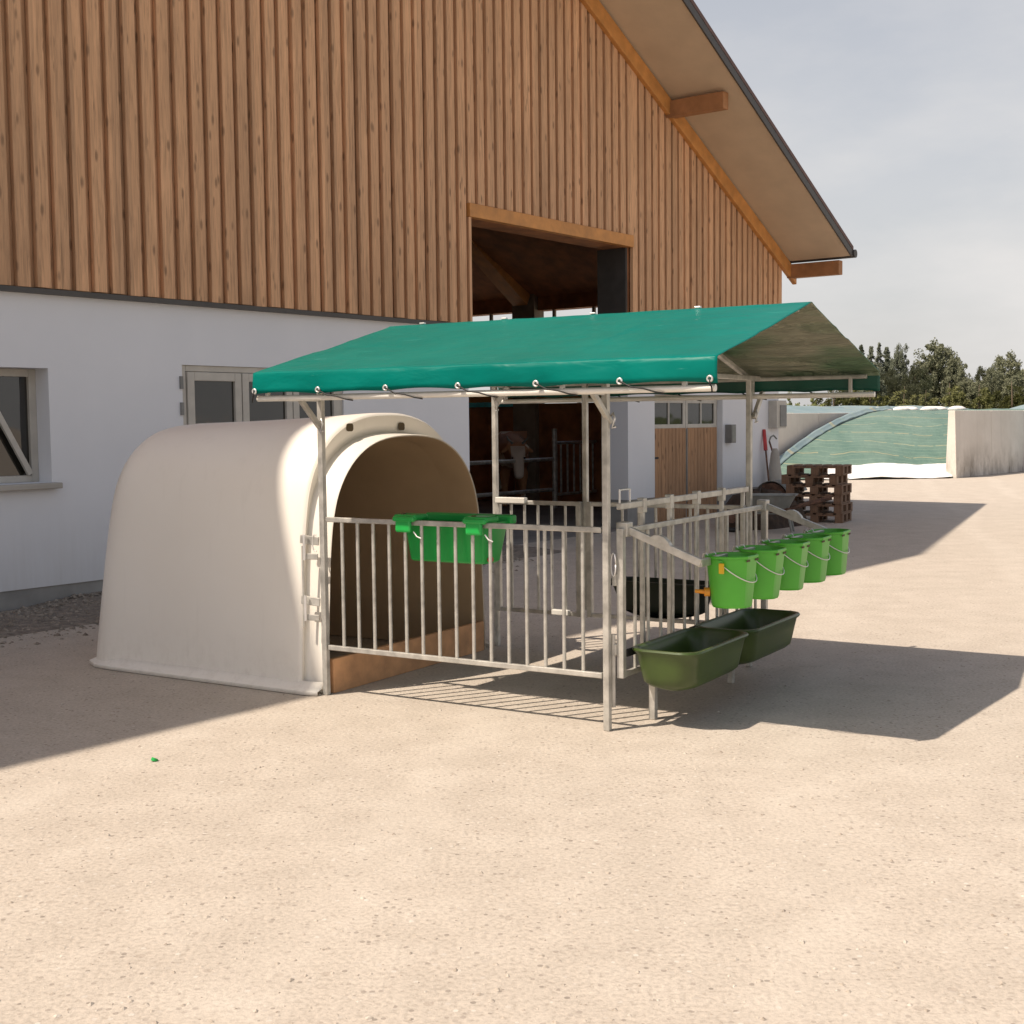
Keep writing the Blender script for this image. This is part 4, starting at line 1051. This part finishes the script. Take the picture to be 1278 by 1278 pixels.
def tree(kind, mat, px, top, Y, wpx, label, cat='tree', name='tree', group='trees on the horizon behind the silage heap', base=0.0, var=0):
    # px,top,wpx: where it stands in the photograph (1278 px wide); Y: distance. Real size follows.
    X = (px - 639)/1630*Y*1.0; zt = 1.6 + (519-.011*(px-1150) - top)/1630*Y; wd = wpx/1630*Y
    key = (kind, mat, var)
    T = thing(name, label, cat, WORLD, (X, Y, base), group=group); hgt = zt - base
    if key not in LIB:
        c = crown_mesh(kind, 11 + 7*var + len(LIB), {'broad': 260, 'bush': 130, 'fir': 0}[kind], {'broad': 60, 'bush': 56, 'fir': 11}[kind], {'broad': .0155, 'bush': .022, 'fir': .015}[kind])
        co = c.build('crown', M[mat], T, off=(0, 0, 0), smooth='keep'); co.data.polygons.foreach_set('use_smooth', [False]*len(co.data.polygons))
        to = trunk_mesh(kind, 5+var).build('trunk', M['bark'], T, off=(0, 0, 0), smooth=True); LIB[key] = (co, to)
    else:
        for src in LIB[key]:
            o = src.copy(); COL.objects.link(o); o.parent = T
    wr = {'broad': .66, 'bush': .66, 'fir': .36}[kind]
    T.scale = (wd/wr, wd/wr, hgt/ (.99 if kind == 'fir' else 1.0 if kind == 'broad' else .75)); T.rotation_euler.z = random.uniform(0, 6.28)
    return T
YT = 150
for k, (px, top, w, lab) in enumerate([(1074, 430, 40, 'tall dark fir, leftmost above the canopy corner'), (1087, 431, 36, 'dark fir second from the left in the fir group'),
        (1097, 427, 34, 'pointed fir rising highest in the left fir group'), (1106, 432, 36, 'fir just right of the highest pointed fir'), (1060, 436, 40, 'fir half hidden behind the canopy corner')]):
    tree('fir', 'needle', px, top, YT+k*3, w, lab, name='fir_tree', var=k % 2)
tree('broad', 'needle', 1121, 428, YT-6, 30, 'narrow dark tree between the firs and the big round tree', name='dark_tree', var=2)
tree('broad', 'leaf', 1108, 462, YT-14, 44, 'lower rounded tree in front of the firs', name='broadleaf_tree', var=1)
tree('broad', 'leaf', 1168, 424, YT-10, 66, 'big round dark tree in the middle of the horizon', name='broadleaf_tree', var=0)
tree('broad', 'leaf', 1192, 448, YT-12, 40, 'dark tree on the right shoulder of the big round tree', name='broadleaf_tree', var=1)
tree('broad', 'leaf_b', 1226, 456, YT-8, 34, 'small paler tree right of the gap in the tree line', name='broadleaf_tree', var=0)
tree('broad', 'leaf_b', 1252, 440, YT-4, 46, 'pale loose tree at the right edge of the view', name='broadleaf_tree', var=2)
tree('broad', 'leaf_b', 1280, 452, YT+4, 44, 'tree cut off by the right edge of the view', name='broadleaf_tree', var=1)
tree('broad', 'leaf', 1142, 452, YT-16, 40, 'dark tree leaning on the left shoulder of the big round tree', name='broadleaf_tree', var=2)
tree('broad', 'needle', 1086, 458, YT-18, 44, 'dark tree filling the foot of the fir group', name='broadleaf_tree', var=2)
tree('broad', 'leaf', 1208, 470, YT-14, 40, 'low tree in the dip between the big round tree and the pale trees', name='broadleaf_tree', var=2)
tree('broad', 'leaf', 1238, 462, YT-16, 40, 'darker low tree in front of the pale loose tree', name='broadleaf_tree', var=1)
tree('broad', 'leaf', 1268, 466, YT-18, 44, 'dark low tree in the right corner of the tree belt', name='broadleaf_tree', var=0)
for px, top, w, lab in [(1085, 478, 60, 'olive bush at the foot of the firs'), (1128, 486, 50, 'low bush left of the big round tree foot'), (1185, 482, 60, 'wide green bush under the big round tree'),
        (1222, 484, 54, 'bush below the small paler tree'), (1262, 480, 60, 'bush at the right edge below the pale loose tree'), (1040, 484, 60, 'bush seen under the canopy corner'), (1155, 490, 40, 'lowest bush on the crest of the heap')]:
    tree('bush', 'bush', px, top, 105, w, lab, cat='bush', name='bush', group='bushes below the tree line', base=-.3)
for px, top, w, lab in [(985, 492, 34, 'pale weedy shrub seen left under the canopy'), (1014, 494, 34, 'pale weedy shrub seen in the middle under the canopy')]:
    tree('bush', 'weed', px, top, 72, w, lab, cat='shrub', name='shrub', group='weedy shrubs behind the heap', base=-.2)

# ------------------------------------------------------------------ light, sky, camera
AZ, EL = R(206.2), R(54.9)
sd = Vector((math.cos(AZ)*math.cos(EL), math.sin(AZ)*math.cos(EL), math.sin(EL)))
ld = bpy.data.lights.new('sun', 'SUN'); ld.energy = 5.0; ld.angle = R(.53); ld.color = (1, .87, .735)
lo = bpy.data.objects.new('sun', ld); COL.objects.link(lo); lo.rotation_euler = sd.to_track_quat('Z', 'Y').to_euler(); lo.location = sd*50
w = bpy.data.worlds.new('World'); S.world = w; w.use_nodes = True; nt = w.node_tree
bg = nt.nodes['Background']
sky = nt.nodes.new('ShaderNodeTexSky'); sky.sky_type = 'NISHITA'; sky.sun_disc = False
sky.sun_elevation = EL; sky.sun_rotation = math.atan2(sd.x, sd.y); sky.dust_density = 4.5; sky.air_density = 1.0; sky.ozone_density = 1.0; sky.altitude = 400
tc = nt.nodes.new('ShaderNodeTexCoord'); mp = nt.nodes.new('ShaderNodeMapping'); mp.inputs['Scale'].default_value = (1.2, 1.2, 3.0)
nz = nt.nodes.new('ShaderNodeTexNoise'); nz.inputs['Scale'].default_value = 2.6; nz.inputs['Detail'].default_value = 7; nz.inputs['Roughness'].default_value = .55
rp = nt.nodes.new('ShaderNodeValToRGB'); rp.color_ramp.elements[0].position = .38; rp.color_ramp.elements[0].color = (.66, .66, .66, 1); rp.color_ramp.elements[1].position = .68; rp.color_ramp.elements[1].color = (.98, .98, .98, 1)
mx = nt.nodes.new('ShaderNodeMix'); mx.data_type = 'RGBA'; mx.inputs[7].default_value = (7.0, 6.8, 6.65, 1)
nt.links.new(tc.outputs['Generated'], mp.inputs[0]); nt.links.new(mp.outputs[0], nz.inputs['Vector']); nt.links.new(nz.outputs['Fac'], rp.inputs[0])
sx = nt.nodes.new('ShaderNodeSeparateXYZ'); nt.links.new(tc.outputs['Generated'], sx.inputs[0])
el = nt.nodes.new('ShaderNodeMapRange'); el.inputs[1].default_value = .16; el.inputs[2].default_value = .7; el.inputs[3].default_value = 1.0; el.inputs[4].default_value = .12
nt.links.new(sx.outputs['Z'], el.inputs[0])
ml = nt.nodes.new('ShaderNodeMath'); ml.operation = 'MULTIPLY'; nt.links.new(rp.outputs[0], ml.inputs[0]); nt.links.new(el.outputs[0], ml.inputs[1])
nt.links.new(ml.outputs[0], mx.inputs[0]); nt.links.new(sky.outputs[0], mx.inputs[6]); nt.links.new(mx.outputs[2], bg.inputs['Color'])
bg.inputs['Strength'].default_value = .10

cd = bpy.data.cameras.new('camera'); cam = bpy.data.objects.new('camera', cd); COL.objects.link(cam); S.camera = cam
cd.sensor_width = 36; cd.lens = 36*1630.3/1278; cd.clip_end = 4000; cd.clip_start = .05
cam.matrix_world = Matrix.Translation((0, 0, 1.6)) @ Matrix.Rotation(math.pi/2 - .0697, 4, 'X') @ Matrix.Rotation(-.011, 4, 'Z')
S.view_settings.view_transform = 'Standard'; S.view_settings.look = 'None'; S.view_settings.exposure = .22; S.view_settings.gamma = 1
S.cycles.max_bounces = 8; S.cycles.diffuse_bounces = 4
try: S.cycles.use_denoising = True
except Exception: pass
